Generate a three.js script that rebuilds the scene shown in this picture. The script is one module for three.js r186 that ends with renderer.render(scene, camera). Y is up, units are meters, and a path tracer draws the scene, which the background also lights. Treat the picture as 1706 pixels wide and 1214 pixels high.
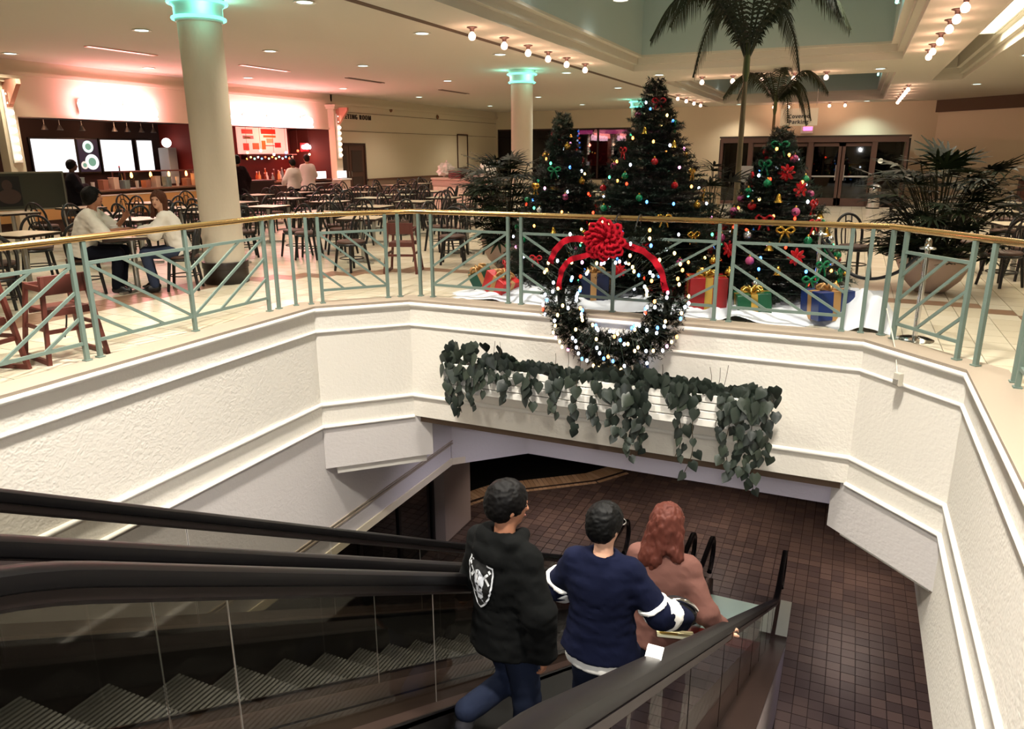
import * as THREE from 'three';
import { mergeGeometries, mergeVertices, toCreasedNormals } from 'three/addons/utils/BufferGeometryUtils.js';
import { RoundedBoxGeometry } from 'three/addons/geometries/RoundedBoxGeometry.js';
import { ImprovedNoise } from 'three/addons/math/ImprovedNoise.js';
import { RectAreaLightUniformsLib } from 'three/addons/lights/RectAreaLightUniformsLib.js';
import { FontLoader } from 'three/addons/loaders/FontLoader.js';
import { TextGeometry } from 'three/addons/geometries/TextGeometry.js';

RectAreaLightUniformsLib.init();
const scene = new THREE.Scene();
scene.background = new THREE.Color(0x05060a);
const renderer = new THREE.WebGLRenderer({ antialias: true });
renderer.toneMapping = THREE.LinearToneMapping;
renderer.toneMappingExposure = 1.0;
renderer.shadowMap.enabled = true;

// ---- camera: standing on the upper floor at the rim of the void, looking left of the void axis and down
const EYE = new THREE.Vector3(0, 1.77, 0);
const camera = new THREE.PerspectiveCamera(2 * Math.atan(607 / 1240.4) * 180 / Math.PI, 1706 / 1214, 0.05, 120);
{
  const R = Math.PI / 180, p = 15.846 * R, yw = 24.14 * R, ro = -0.201 * R;
  const fw = new THREE.Vector3(-Math.sin(yw) * Math.cos(p), -Math.sin(p), -Math.cos(yw) * Math.cos(p));
  const rt = new THREE.Vector3(Math.cos(yw), 0, -Math.sin(yw)), up = rt.clone().cross(fw);
  const rt2 = rt.clone().multiplyScalar(Math.cos(ro)).addScaledVector(up, Math.sin(ro));
  const up2 = up.clone().multiplyScalar(Math.cos(ro)).addScaledVector(rt, -Math.sin(ro));
  camera.position.copy(EYE);
  camera.quaternion.setFromRotationMatrix(new THREE.Matrix4().makeBasis(rt2, up2, fw.clone().negate()));
}

// ---- light levels (each lamp's own light is made in its builder with these)
const LIGHT = { flash: 24, pendant: 62, down: 27, neon: 40, bulb: 0.8, lower: 22, strip: 18, ring: 5, kitchen: 9 };

// ---- helpers
const R = Math.PI / 180;
function rng(seed) { let s = seed >>> 0; return () => { s = (s + 0x6d2b79f5) | 0; let t = Math.imul(s ^ (s >>> 15), 1 | s); t = (t + Math.imul(t ^ (t >>> 7), 61 | t)) ^ t; return ((t ^ (t >>> 14)) >>> 0) / 4294967296; }; }
const noise = new ImprovedNoise();
const N3 = (x, y, z) => noise.noise(x, y, z);
const used = {};
function numbered(n) { used[n] = (used[n] ?? -1) + 1; return used[n] ? n + '_' + String(used[n]).padStart(3, '0') : n; }
const ORD = 'first second third fourth fifth sixth seventh eighth ninth tenth eleventh twelfth thirteenth fourteenth fifteenth sixteenth seventeenth eighteenth nineteenth twentieth twenty-first twenty-second twenty-third twenty-fourth twenty-fifth twenty-sixth twenty-seventh twenty-eighth twenty-ninth thirtieth'.split(' ');
const V = (x, y, z) => new THREE.Vector3(x, y, z);
function shade(o) { o.castShadow = o.receiveShadow = true; return o; }
function tag(o, label, category, group) { o.userData.label = label; o.userData.category = category; if (group) o.userData.group = group; return o; }
function thing(name, label, category, p = [0, 0, 0], turn = 0, group) { const g = new THREE.Group(); g.name = numbered(name); g.position.set(...p); g.rotation.y = turn; scene.add(g); return tag(g, label, category, group); }
function part(name, geo, m, parent, p, turn) { const o = shade(new THREE.Mesh(Array.isArray(geo) ? mg(geo) : geo, m)); o.name = name; if (p) o.position.set(...p); if (turn) o.rotation.y = turn; parent.add(o); return o; }
function solo(name, geo, m, label, category, p = [0, 0, 0], group, turn = 0) { const o = part(numbered(name), geo, m, scene, p, turn); return tag(o, label, category, group); }
function struct(name, geo, m, parent = scene) { const o = part(parent === scene ? numbered(name) : name, geo, m, parent); if (parent === scene) o.userData.kind = 'structure'; return o; }
function dup(root, p, turn, label, group) { const r = root.clone(); r.name = numbered(root.name.replace(/_\d{3}$/, '')); if (p) r.position.set(...p); if (turn !== undefined) r.rotation.y = turn; r.userData = { ...root.userData }; if (label) r.userData.label = label; if (group) r.userData.group = group; scene.add(r); return r; }
function mg(list) { // merge, dropping attributes that not all have
  const L = list.map((g) => (g.index ? g.toNonIndexed() : g));
  const keys = ['position', 'normal', 'uv', 'color'].filter((k) => L.every((g) => g.attributes[k]));
  for (const g of L) for (const k of Object.keys(g.attributes)) if (!keys.includes(k)) g.deleteAttribute(k);
  return mergeGeometries(L);
}
function box(w, h, d, x = 0, y = 0, z = 0, r = 0) { const g = r ? new RoundedBoxGeometry(w, h, d, 2, Math.min(r, w / 2.01, h / 2.01, d / 2.01)) : new THREE.BoxGeometry(w, h, d); return g.translate(x, y, z); }
function span(x0, x1, y0, y1, z0, z1, r) { return box(Math.abs(x1 - x0), Math.abs(y1 - y0), Math.abs(z1 - z0), (x0 + x1) / 2, (y0 + y1) / 2, (z0 + z1) / 2, r); }
function boxuv(g) { // uv in metres from the dominant normal
  const p = g.attributes.position, n = g.attributes.normal, uv = new Float32Array(p.count * 2);
  for (let i = 0; i < p.count; i++) { const ax = Math.abs(n.getX(i)), ay = Math.abs(n.getY(i)), az = Math.abs(n.getZ(i)); const [u, v] = ay >= ax && ay >= az ? [p.getX(i), p.getZ(i)] : ax > az ? [p.getZ(i), p.getY(i)] : [p.getX(i), p.getY(i)]; uv[2 * i] = u; uv[2 * i + 1] = v; }
  g.setAttribute('uv', new THREE.BufferAttribute(uv, 2)); return g;
}
function rod(a, b, r0, r1 = r0, seg = 8) { // straight round bar between two points
  const A = V(...a), B = V(...b), d = B.clone().sub(A), g = new THREE.CylinderGeometry(r1, r0, d.length(), seg);
  return g.applyQuaternion(new THREE.Quaternion().setFromUnitVectors(V(0, 1, 0), d.clone().normalize())).translate((a[0] + b[0]) / 2, (a[1] + b[1]) / 2, (a[2] + b[2]) / 2);
}
function bar(a, b, w, h, upHint = V(0, 1, 0)) { // straight rectangular bar: w across, h along the hint
  const A = V(...a), B = V(...b), d = B.clone().sub(A), z = d.clone().normalize(), x = upHint.clone().cross(z).normalize(), y = z.clone().cross(x);
  return new THREE.BoxGeometry(w, h, d.length()).applyMatrix4(new THREE.Matrix4().makeBasis(x, y, z)).translate((a[0] + b[0]) / 2, (a[1] + b[1]) / 2, (a[2] + b[2]) / 2);
}
function tube(pts, r, seg = 24, rs = 8, closed = false) { return new THREE.TubeGeometry(new THREE.CatmullRomCurve3(pts.map((p) => (p.isVector3 ? p : V(...p))), closed), seg, r, rs, closed); }
function lathe(pts, seg = 32) { return new THREE.LatheGeometry(pts.map((p) => new THREE.Vector2(...p)), seg); }
function ellip(rx, ry, rz, x = 0, y = 0, z = 0, a = 16, b = 12) { return new THREE.SphereGeometry(1, a, b).scale(rx, ry, rz).translate(x, y, z); }
// sweep a closed profile [[out, y], ...] along a polyline [[x, z], ...] with mitred corners; out is to the right of travel
function sweep(poly, prof, closed = false, crease = 0.5) {
  const n = poly.length, dirs = [], pos = [], uv = [];
  const seg = (i) => { const a = poly[i % n], b = poly[(i + 1) % n], l = Math.hypot(b[0] - a[0], b[1] - a[1]); return [(b[0] - a[0]) / l, (b[1] - a[1]) / l, l]; };
  for (let i = 0; i < n; i++) {
    const s1 = i < n - 1 || closed ? seg(i) : seg(n - 2), s0 = i > 0 ? seg(i - 1) : closed ? seg(n - 1) : s1;
    const n0 = [-s0[1], s0[0]], n1 = [-s1[1], s1[0]], k = 1 + n0[0] * n1[0] + n0[1] * n1[1];
    dirs.push([(n0[0] + n1[0]) / k, (n0[1] + n1[1]) / k]);
  }
  let run = 0; const at = (i, q) => [poly[i % n][0] + dirs[i % n][0] * q[0], q[1], poly[i % n][1] + dirs[i % n][1] * q[0]];
  for (let i = 0; i < (closed ? n : n - 1); i++) {
    const l = seg(i)[2]; let v = 0;
    for (let j = 0; j < prof.length; j++) {
      const q0 = prof[j], q1 = prof[(j + 1) % prof.length], dv = Math.hypot(q1[0] - q0[0], q1[1] - q0[1]);
      const a = at(i, q0), b = at(i + 1, q0), c = at(i + 1, q1), d = at(i, q1);
      pos.push(...a, ...b, ...c, ...a, ...c, ...d); uv.push(run, v, run + l, v, run + l, v + dv, run, v, run + l, v + dv, run, v + dv); v += dv;
    }
    run += l;
  }
  if (!closed) for (const [i, flip] of [[0, 1], [n - 1, 0]]) {
    const tris = THREE.ShapeUtils.triangulateShape(prof.map((q) => new THREE.Vector2(...q)), []);
    for (const t of tris) for (const k of flip ? t : [t[0], t[2], t[1]]) { pos.push(...at(i, prof[k])); uv.push(...prof[k]); }
  }
  const g = new THREE.BufferGeometry();
  g.setAttribute('position', new THREE.Float32BufferAttribute(pos, 3)); g.setAttribute('uv', new THREE.Float32BufferAttribute(uv, 2)); g.computeVertexNormals();
  return crease ? toCreasedNormals(g, crease) : g;
}
// sweep a profile [[side, up], ...] along points in the plane x = x0, given as [z, y]
function rail(path, prof, x0) {
  const n = path.length, pos = [], fr = [];
  for (let i = 0; i < n; i++) { const a = path[Math.max(0, i - 1)], b = path[Math.min(n - 1, i + 1)], l = Math.hypot(b[0] - a[0], b[1] - a[1]); fr.push([(b[1] - a[1]) / l, -(b[0] - a[0]) / l]); }
  const at = (i, q) => [x0 + q[0], path[i][1] + fr[i][1] * q[1], path[i][0] + fr[i][0] * q[1]];
  for (let i = 0; i < n - 1; i++) for (let j = 0; j < prof.length; j++) { const q0 = prof[j], q1 = prof[(j + 1) % prof.length]; const a = at(i, q0), b = at(i + 1, q0), c = at(i + 1, q1), d = at(i, q1); pos.push(...a, ...b, ...c, ...a, ...c, ...d); }
  for (const i of [0, n - 1]) for (const t of THREE.ShapeUtils.triangulateShape(prof.map((q) => new THREE.Vector2(...q)), [])) for (const k of t) pos.push(...at(i, prof[k]));
  const g = new THREE.BufferGeometry(); g.setAttribute('position', new THREE.Float32BufferAttribute(pos, 3)); g.computeVertexNormals(); return toCreasedNormals(g, 0.6);
}
function poly2(pts, holes = [], h = 0.1, bevel = 0) { // extruded outline in x,y ; thickness along +z
  const s = new THREE.Shape(pts.map((p) => new THREE.Vector2(...p))); for (const q of holes) s.holes.push(new THREE.Path(q.map((p) => new THREE.Vector2(...p))));
  return new THREE.ExtrudeGeometry(s, { depth: h, bevelEnabled: bevel > 0, bevelSize: bevel, bevelThickness: bevel, bevelSegments: 2, curveSegments: 8 });
}
const flatXZ = (g) => g.rotateX(Math.PI / 2); // outline drawn as (x, z), thickness goes down from y = 0

// ---- textures and materials
function noiseTex(size, f, color = false) {
  const d = new Uint8Array(size * size * 4);
  for (let y = 0; y < size; y++) for (let x = 0; x < size; x++) { const v = f(x / size, y / size), i = (y * size + x) * 4; const c = Array.isArray(v) ? v : [v, v, v]; for (let k = 0; k < 3; k++) d[i + k] = Math.max(0, Math.min(255, c[k] * 255)); d[i + 3] = 255; }
  const t = new THREE.DataTexture(d, size, size); t.wrapS = t.wrapT = THREE.RepeatWrapping; t.magFilter = THREE.LinearFilter; t.minFilter = THREE.LinearMipmapLinearFilter; t.generateMipmaps = true; if (color) t.colorSpace = THREE.SRGBColorSpace; t.needsUpdate = true; return t;
}
function per(x, y, f, o = 0) { // tiling noise
  const a = x * f, b = y * f, w = (u, v) => N3(u, v, o); const s = x, t = y;
  return (w(a, b) * (1 - s) + w(a - f, b) * s) * (1 - t) + (w(a, b - f) * (1 - s) + w(a - f, b - f) * s) * t;
}
const stuccoTex = noiseTex(256, (x, y) => 0.5 + 0.35 * per(x, y, 28) + 0.25 * per(x, y, 60, 5) + 0.12 * per(x, y, 9, 9));
stuccoTex.repeat.set(1 / 1.1, 1 / 1.1);
const grainTex = noiseTex(256, (x, y) => 0.5 + 0.3 * N3(x * 3, y * 40, 1) + 0.2 * N3(x * 9, y * 90, 4));
const clothTex = noiseTex(128, (x, y) => 0.5 + 0.25 * Math.sin(x * 402) * Math.sin(y * 402) + 0.3 * per(x, y, 14));
function M(color, roughness = 0.8, o = {}) { return new THREE.MeshStandardMaterial({ color, roughness, ...o }); }
function P(color, roughness, o = {}) { return new THREE.MeshPhysicalMaterial({ color, roughness, ...o }); }
function glow(color, k) { return new THREE.MeshStandardMaterial({ color: 0x101010, roughness: 0.6, emissive: color, emissiveIntensity: k }); }
function cloth(c, o = {}) { return P(c, 0.95, { specularIntensity: 0.2, ...o }); }
const MAT = {
  stucco: M(0xe9e4da, 0.95, { bumpMap: stuccoTex, bumpScale: 0.006 }),
  trimWhite: M(0xf3f0e8, 0.6), plaster: M(0xd8cdb4, 0.9), ceiling: M(0xd6d0c2, 0.95), ceilWhite: M(0xd9d5c8, 0.9), wellTeal: M(0xb9ccca, 0.9),
  darkReveal: M(0x5d4a3a, 0.8), curb: M(0xa39584, 0.7), tileGrout: M(0x9c9484, 0.9),
  postGreen: M(0x74877e, 0.5, { metalness: 0.1 }), brass: M(0xc9a36a, 0.22, { metalness: 0.9 }), chrome: M(0xd8d8d8, 0.12, { metalness: 1 }), steel: M(0xb5b5b0, 0.35, { metalness: 0.9 }),
  black: M(0x0b0b0c, 0.45), rubber: P(0x060506, 0.42, { specularIntensity: 0.45 }), bronze: M(0x1c1514, 0.4, { metalness: 0.5 }), wood: M(0x5e2c22, 0.5), woodTan: M(0xb58650, 0.5), brownWood: M(0x4a2f26, 0.6),
  red: M(0xb3121c, 0.45), gold: M(0xc79a3e, 0.3, { metalness: 0.7 }), white: M(0xeceae4, 0.7), snow: M(0xccd1d8, 0.95),
};
// ---- the setting: upper floor with its octagonal void
const XL = -5.77, XR = 1.05, ZF = -7.87, ZN = -0.55, YC = 3.76, YL = -5.8, YS = -3.37;
const VOID = [[XL, ZN], [XL, -7.05], [-4.93, ZF], [0.26, ZF], [XR, -7.03], [XR, ZN]];
const inVoid = (x, z, m) => { // signed distance into the void's outline grown by m
  let d = Infinity; const n = VOID.length;
  for (let i = 0; i < n; i++) { const a = VOID[i], b = VOID[(i + 1) % n], l = Math.hypot(b[0] - a[0], b[1] - a[1]); d = Math.min(d, ((x - a[0]) * -(b[1] - a[1]) + (z - a[1]) * (b[0] - a[0])) / l); }
  return d + m;
};
const floorTop = struct('floor', flatXZ(poly2([[-20.4, 3], [8, 3], [8, -37], [-20.4, -37]], [[[XL - 0.1, ZN + 0.1], [XL - 0.1, -7.09], [-4.97, ZF - 0.1], [0.3, ZF - 0.1], [XR + 0.1, -7.07], [XR + 0.1, ZN + 0.1]]], 0.3)).translate(0, -0.012, 0), MAT.tileGrout);
{ // floor tiles: the nearest as parts, the rest joined
  const T = 0.305, rnd = rng(5), list = [];
  for (let i = -62; i < 26; i++) for (let j = -120; j < 9; j++) {
    const x = (i + 0.5) * T, z = (j + 0.5) * T; if (x < -17 || x > 7.8 || z < -36 || inVoid(x, z, 0.13) > 0) continue;
    const dx = x, dz = z, fwd = -dx * 0.409 - dz * 0.9125; if (fwd < 1.5) continue; const side = dx * 0.9125 - dz * 0.409; if (Math.abs(side) > fwd * 0.8 + 1) continue;
    const ring = inVoid(x, z, 2.62) > 0 && inVoid(x, z, 2.31) < 0;
    list.push([x, z, Math.hypot(dx, dz), ring ? 3 : Math.floor(rnd() * 3), rnd() * 0.0015]);
  }
  list.sort((a, b) => a[2] - b[2]);
  const mats = [M(0xcfc6b0, 0.3), M(0xc9bfa8, 0.33), M(0xd3cbb7, 0.3), M(0x8d6f58, 0.35)];
  const g = new THREE.BoxGeometry(T - 0.008, 0.016, T - 0.008); const rest = [[], [], [], []];
  list.forEach(([x, z, , k, dy], i) => { if (i < 290) part('tile', g, mats[k], floorTop, [x, -0.008 + dy, z]); else rest[k].push(g.clone().translate(x, -0.008 + dy, z)); });
  const cols = rest.map((r, k) => { const q = mg(r), c = new Float32Array(q.attributes.position.count * 3), col = mats[k].color; for (let i = 0; i < c.length; i += 3) { c[i] = col.r; c[i + 1] = col.g; c[i + 2] = col.b; } q.setAttribute('color', new THREE.BufferAttribute(c, 3)); return q; });
  const o = part('tile_field', mg(cols), M(0xffffff, 0.32, { vertexColors: true }), floorTop); o.userData.kind = 'stuff';
}
const path = [[XL, -0.2], [XL, -7.05], [-4.93, ZF], [0.26, ZF], [XR, -7.03], [XR, -0.2]]; // travelling this way the void is on the left of the sweep's negative side
const S = 1; // profile "out" > 0 lies inside the void
struct('trim', sweep(path, [[0.02, -0.03], [0.02, 0.012], [-0.3, 0.012], [-0.3, -0.03]].map(([a, b]) => [a * S, b])), MAT.curb);
const bead = (y, r = 0.022, d = 0.02) => { const o = []; for (let i = 0; i <= 8; i++) { const a = -Math.PI / 2 + Math.PI * i / 8; o.push([(d * 0.3 + d * Math.cos(a)) * S, y + r * Math.sin(a)]); } o.push([-0.02 * S, y + r], [-0.02 * S, y - r]); return o; };
struct('wall_void_upper', sweep(path, [[0, -0.012], [-0.22 * S, -0.012], [-0.22 * S, -1.53], [0, -1.53]], false, 0), MAT.stucco);
struct('trim', sweep(path, bead(-0.045, 0.03, 0.03)), MAT.trimWhite);
struct('trim', sweep(path, bead(-0.31, 0.018)), MAT.trimWhite);
struct('trim', sweep(path, bead(-1.245, 0.026, 0.025)), MAT.trimWhite);
// lower parts of the side walls, the chamfer aprons and the bulkheads behind the bridge
const lowWall = M(0xcfcac8, 0.95, { bumpMap: stuccoTex, bumpScale: 0.004 });
struct('wall_void_left', boxuv(span(XL - 0.2, XL - 0.005, -2.95, -1.53, -11.5, -0.2)), lowWall);
struct('wall_void_left', boxuv(span(XL - 0.2, XL - 0.02, YS, -2.97, -10.36, -0.2)), lowWall);
struct('trim', mg([span(XL - 0.2, XL + 0.012, -2.99, -2.965, -11.4, -0.2), span(XL - 0.2, XL + 0.008, -2.935, -2.92, -11.4, -0.2)]), MAT.curb);
struct('wall_void_right', boxuv(span(XR + 0.005, XR + 0.2, -2.7, -1.53, -11.5, -0.2)), MAT.stucco);
struct('trim', sweep([[XL, -0.2], [XL, -7.05], [-4.93, ZF]], bead(-1.535, 0.022, 0.028)), MAT.trimWhite);
struct('trim', sweep([[0.26, ZF], [XR, -7.03], [XR, -0.2]], bead(-1.535, 0.022, 0.028)), MAT.trimWhite);
struct('wall_apron_left', boxuv(sweep([[XL, -7.05], [-4.76, -8.03]], [[0.005, -1.53], [-0.14, -1.53], [-0.14, -2.1], [0.005, -2.1]], false, 0)), lowWall);
struct('trim', sweep([[-5.68, -7.17], [-4.83, -7.99]], [[-0.03, -2.1], [-0.14, -2.1], [-0.14, -2.21], [-0.03, -2.21]], false, 0), MAT.trimWhite);
struct('wall_apron_right', boxuv(sweep([[0.13, -8.01], [XR + 0.01, -7.02]], [[0.005, -1.53], [-0.14, -1.53], [-0.14, -2.1], [0.005, -2.1]], false, 0)), lowWall);
struct('trim', sweep([[0.24, -7.93], [XR - 0.03, -7.1]], [[-0.03, -2.1], [-0.14, -2.1], [-0.14, -2.16], [-0.03, -2.16]], false, 0), MAT.trimWhite);
struct('trim', span(-4.95, 0.27, -1.62, -1.53, ZF - 0.3, ZF - 0.05), MAT.darkReveal);
struct('wall_bulkhead', boxuv(sweep([[XL - 0.01, -10.36], [-4.78, -11.35], [2.2, -11.38]], [[0, -1.5], [-0.2, -1.5], [-0.2, YS], [0, YS]], false, 0)), lowWall);
struct('ceiling_shaft', span(XL - 0.3, 2.4, -1.5, -1.3, -11.7, ZF - 0.2), lowWall);
// ---- lower level
const FL = struct('floor_lower', span(-14, 6, YL - 0.3, YL - 0.014, -24, 1), M(0x2b1d18, 0.9));
{
  const T = 0.203, rnd = rng(9), list = [];
  for (let i = -44; i < 14; i++) for (let j = -92; j < -14; j++) {
    const x = (i + 0.5) * T, z = (j + 0.5) * T; if (x > 2.4 || (x - -7.5) * 0.9 + (-z - 12.6) * -0.62 < -0.9) continue;
    const px = x, pz = z; if (px > -3.5 && px < -0.15 && pz > -11) continue;
    list.push([x, z, Math.hypot(x + 0.2, z + 8.5), rnd(), rnd() * 0.002]);
  }
  list.sort((a, b) => a[2] - b[2]);
  const C = [0x4a3d39, 0x52433d, 0x433734, 0x594942].map((c) => M(c, 0.42));
  const g = new THREE.BoxGeometry(T - 0.012, 0.018, T - 0.012), rest = [], col = [];
  list.forEach(([x, z, , r, dy], i) => {
    const m = C[Math.floor(r * 4)];
    if (i < 290) part('tile', g, m, FL, [x, YL - 0.009 + dy, z]); else { rest.push(g.clone().translate(x, YL - 0.009 + dy, z)); col.push(m.color); }
  });
  const q = mg(rest), c = new Float32Array(q.attributes.position.count * 3), per1 = q.attributes.position.count / col.length;
  for (let i = 0; i < q.attributes.position.count; i++) col[Math.floor(i / per1)].toArray(c, i * 3);
  q.setAttribute('color', new THREE.BufferAttribute(c, 3)); part('tile_field', q, M(0xffffff, 0.42, { vertexColors: true }), FL).userData.kind = 'stuff';
}
{ // tan border tiles round the dark shop floor: a broad band, a dark line and a thin band
  const pl = [[-7.62, -12.75], [-6.75, -14.35], [-4.93, -15.82], [-4.42, -16.62]], tan = [0xc4a380, 0xba9874, 0xcfae8a].map((c) => M(c, 0.5)), rnd = rng(31);
  for (let s = 0; s < 3; s++) { const [a, b] = [pl[s], pl[s + 1]], l = Math.hypot(b[0] - a[0], b[1] - a[1]), d = [(b[0] - a[0]) / l, (b[1] - a[1]) / l], n = [-d[1], d[0]], ry = Math.atan2(d[0], d[1]);
    for (const [o, w] of [[-0.22, 0.4], [0.13, 0.09]]) { const k = Math.round(l / 0.11), g = new THREE.BoxGeometry(w, 0.02, l / k - 0.012); for (let i = 0; i < k; i++) part('border_tile', g, tan[Math.floor(rnd() * 3)], FL, [a[0] + d[0] * l * (i + 0.5) / k + n[0] * o, YL + 0.004, a[1] + d[1] * l * (i + 0.5) / k + n[1] * o], ry); }
    part('border_line', new THREE.BoxGeometry(0.07, 0.018, l), M(0x2a1f1a, 0.5), FL, [(a[0] + b[0]) / 2 + n[0] * 0.04, YL + 0.003, (a[1] + b[1]) / 2 + n[1] * 0.04], ry); }
}
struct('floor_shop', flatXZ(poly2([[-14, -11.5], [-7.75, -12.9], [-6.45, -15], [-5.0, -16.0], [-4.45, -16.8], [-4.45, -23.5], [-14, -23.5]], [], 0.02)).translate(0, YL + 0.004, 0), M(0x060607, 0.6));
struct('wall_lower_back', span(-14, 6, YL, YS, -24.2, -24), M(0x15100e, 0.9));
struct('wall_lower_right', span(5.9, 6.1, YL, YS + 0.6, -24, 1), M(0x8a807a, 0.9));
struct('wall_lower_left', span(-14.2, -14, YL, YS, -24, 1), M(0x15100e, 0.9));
struct('wall_lower_near', span(-14, 6, YL, -0.3, 0.9, 1.1), M(0x8a807a, 0.9));
struct('ceiling_lower', [flatXZ(poly2([[-14, 1], [XL, 1], [XL, -10.36], [-4.78, -11.4], [2.3, -11.4], [2.3, 1], [6, 1], [6, -24], [-14, -24]], [], 0.12)).translate(0, YS + 0.12, 0)], MAT.plaster);
// ---- upper shell
struct('wall_back', [span(-18, -16.9, 0, YC, -36.2, -36), span(-16.9, -8, 2.92, YC, -36.2, -36), span(-16.9, -8, 0, 0.5, -36.2, -36), span(-8, 3.1, 0, YC, -36.2, -36)], MAT.plaster);
struct('wall_corner', boxuv(sweep([[2.8, -36], [8.2, -30.6]], [[0, 0], [-0.2, 0], [-0.2, 3.3], [0, 3.3]], false, 0)), MAT.plaster);
struct('trim', sweep([[2.7, -36], [8.2, -30.5]], [[0.03, 3.3], [-0.4, 3.3], [-0.4, YC], [0.03, YC]], false, 0), MAT.darkReveal);
struct('wall_right', span(8, 8.2, 0, YC, -36, 3), MAT.plaster);
struct('wall_near', span(-20.4, 8.2, 0, YC, 3, 3.2), MAT.plaster);
struct('wall_left', [span(-17.2, -17, 0, YC, -36, -24.45), span(-17.2, -17, 2.12, YC, -24.45, -22.45), span(-17.2, -17, 0, YC, 3, -9.2)], MAT.plaster);
struct('wall_kitchen', [span(-20.6, -20.4, 0, YC, -22.6, -4), span(-20.4, -17, 0, YC, -22.62, -22.45)], M(0x1d1512, 0.9));
struct('ceiling_kitchen', span(-20.4, -17, 2.62, 2.72, -22.45, -4), M(0x221814, 0.9));
const yc2 = YC + 0.2;
struct('ceiling', [span(-20.4, -6.52, YC, yc2, -36.2, 3.2)], MAT.ceiling);
struct('trim', span(-6.53, -6.39, YC - 0.006, yc2, -36.2, 3.2), MAT.darkReveal);
struct('ceiling', [span(-6.4, -5.45, YC, yc2, -36.2, 3.2), span(0.68, 1.72, YC, yc2, -36.2, 3.2), span(-5.45, 0.68, YC, yc2, -22.9, -19.8), span(-5.45, 0.68, YC, yc2, -36.2, -34.2), span(-5.45, 0.68, YC, yc2, 2, 3.2), span(2.5, 8.2, YC, yc2, -36.2, 3.2), span(1.72, 2.5, YC, yc2, -36.2, -26), span(1.72, 2.5, YC, yc2, -6, 3.2)], MAT.ceilWhite);
function coffer(x0, x1, z0, z1, top, m, steps, w, h, name) { // stepped mouldings, well walls and lid
  for (let k = 0; k < steps; k++) { const i = w * k, y = YC + h * k; struct('trim', sweep([[x0, z1], [x0, z0], [x1, z0], [x1, z1]].map(([x, z]) => [x, z]), [[i + w + (k < steps - 1 ? -0.012 : 0.004), y + h], [i + w + (k < steps - 1 ? -0.012 : 0.004), y + h + 0.05], [i - 0.03, y + h + 0.05], [i - 0.03, y - 0.004 + k * 0.03], [i + 0.004, y - 0.004], [i + 0.004, y + h]].map(([a, b]) => [a * S, b]), true, 0), MAT.ceilWhite); }
  const i = steps * w, y = YC + steps * h;
  struct('wall_' + name, sweep([[x0 + i, z1 - i], [x0 + i, z0 + i], [x1 - i, z0 + i], [x1 - i, z1 - i]], [[0, y + 0.02], [0, top + 0.05], [-0.1 * S, top + 0.05], [-0.1 * S, y + 0.02]], true, 0), m);
  struct('ceiling_' + name, span(x0, x1, top, top + 0.1, z0, z1), m);
}
coffer(-5.45, 0.68, -19.8, 2, 6.2, MAT.wellTeal, 2, 0.13, 0.15, 'skylight');
coffer(-5.45, 0.68, -34.2, -22.9, 6.2, MAT.wellTeal, 2, 0.13, 0.15, 'skylight_far');
coffer(1.72, 2.5, -26, -6, 4.5, MAT.ceilWhite, 2, 0.1, 0.15, 'trough');
struct('roof', span(-20.4, 8.2, 6.3, 6.5, -36.2, 3.2), MAT.darkReveal);
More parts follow.
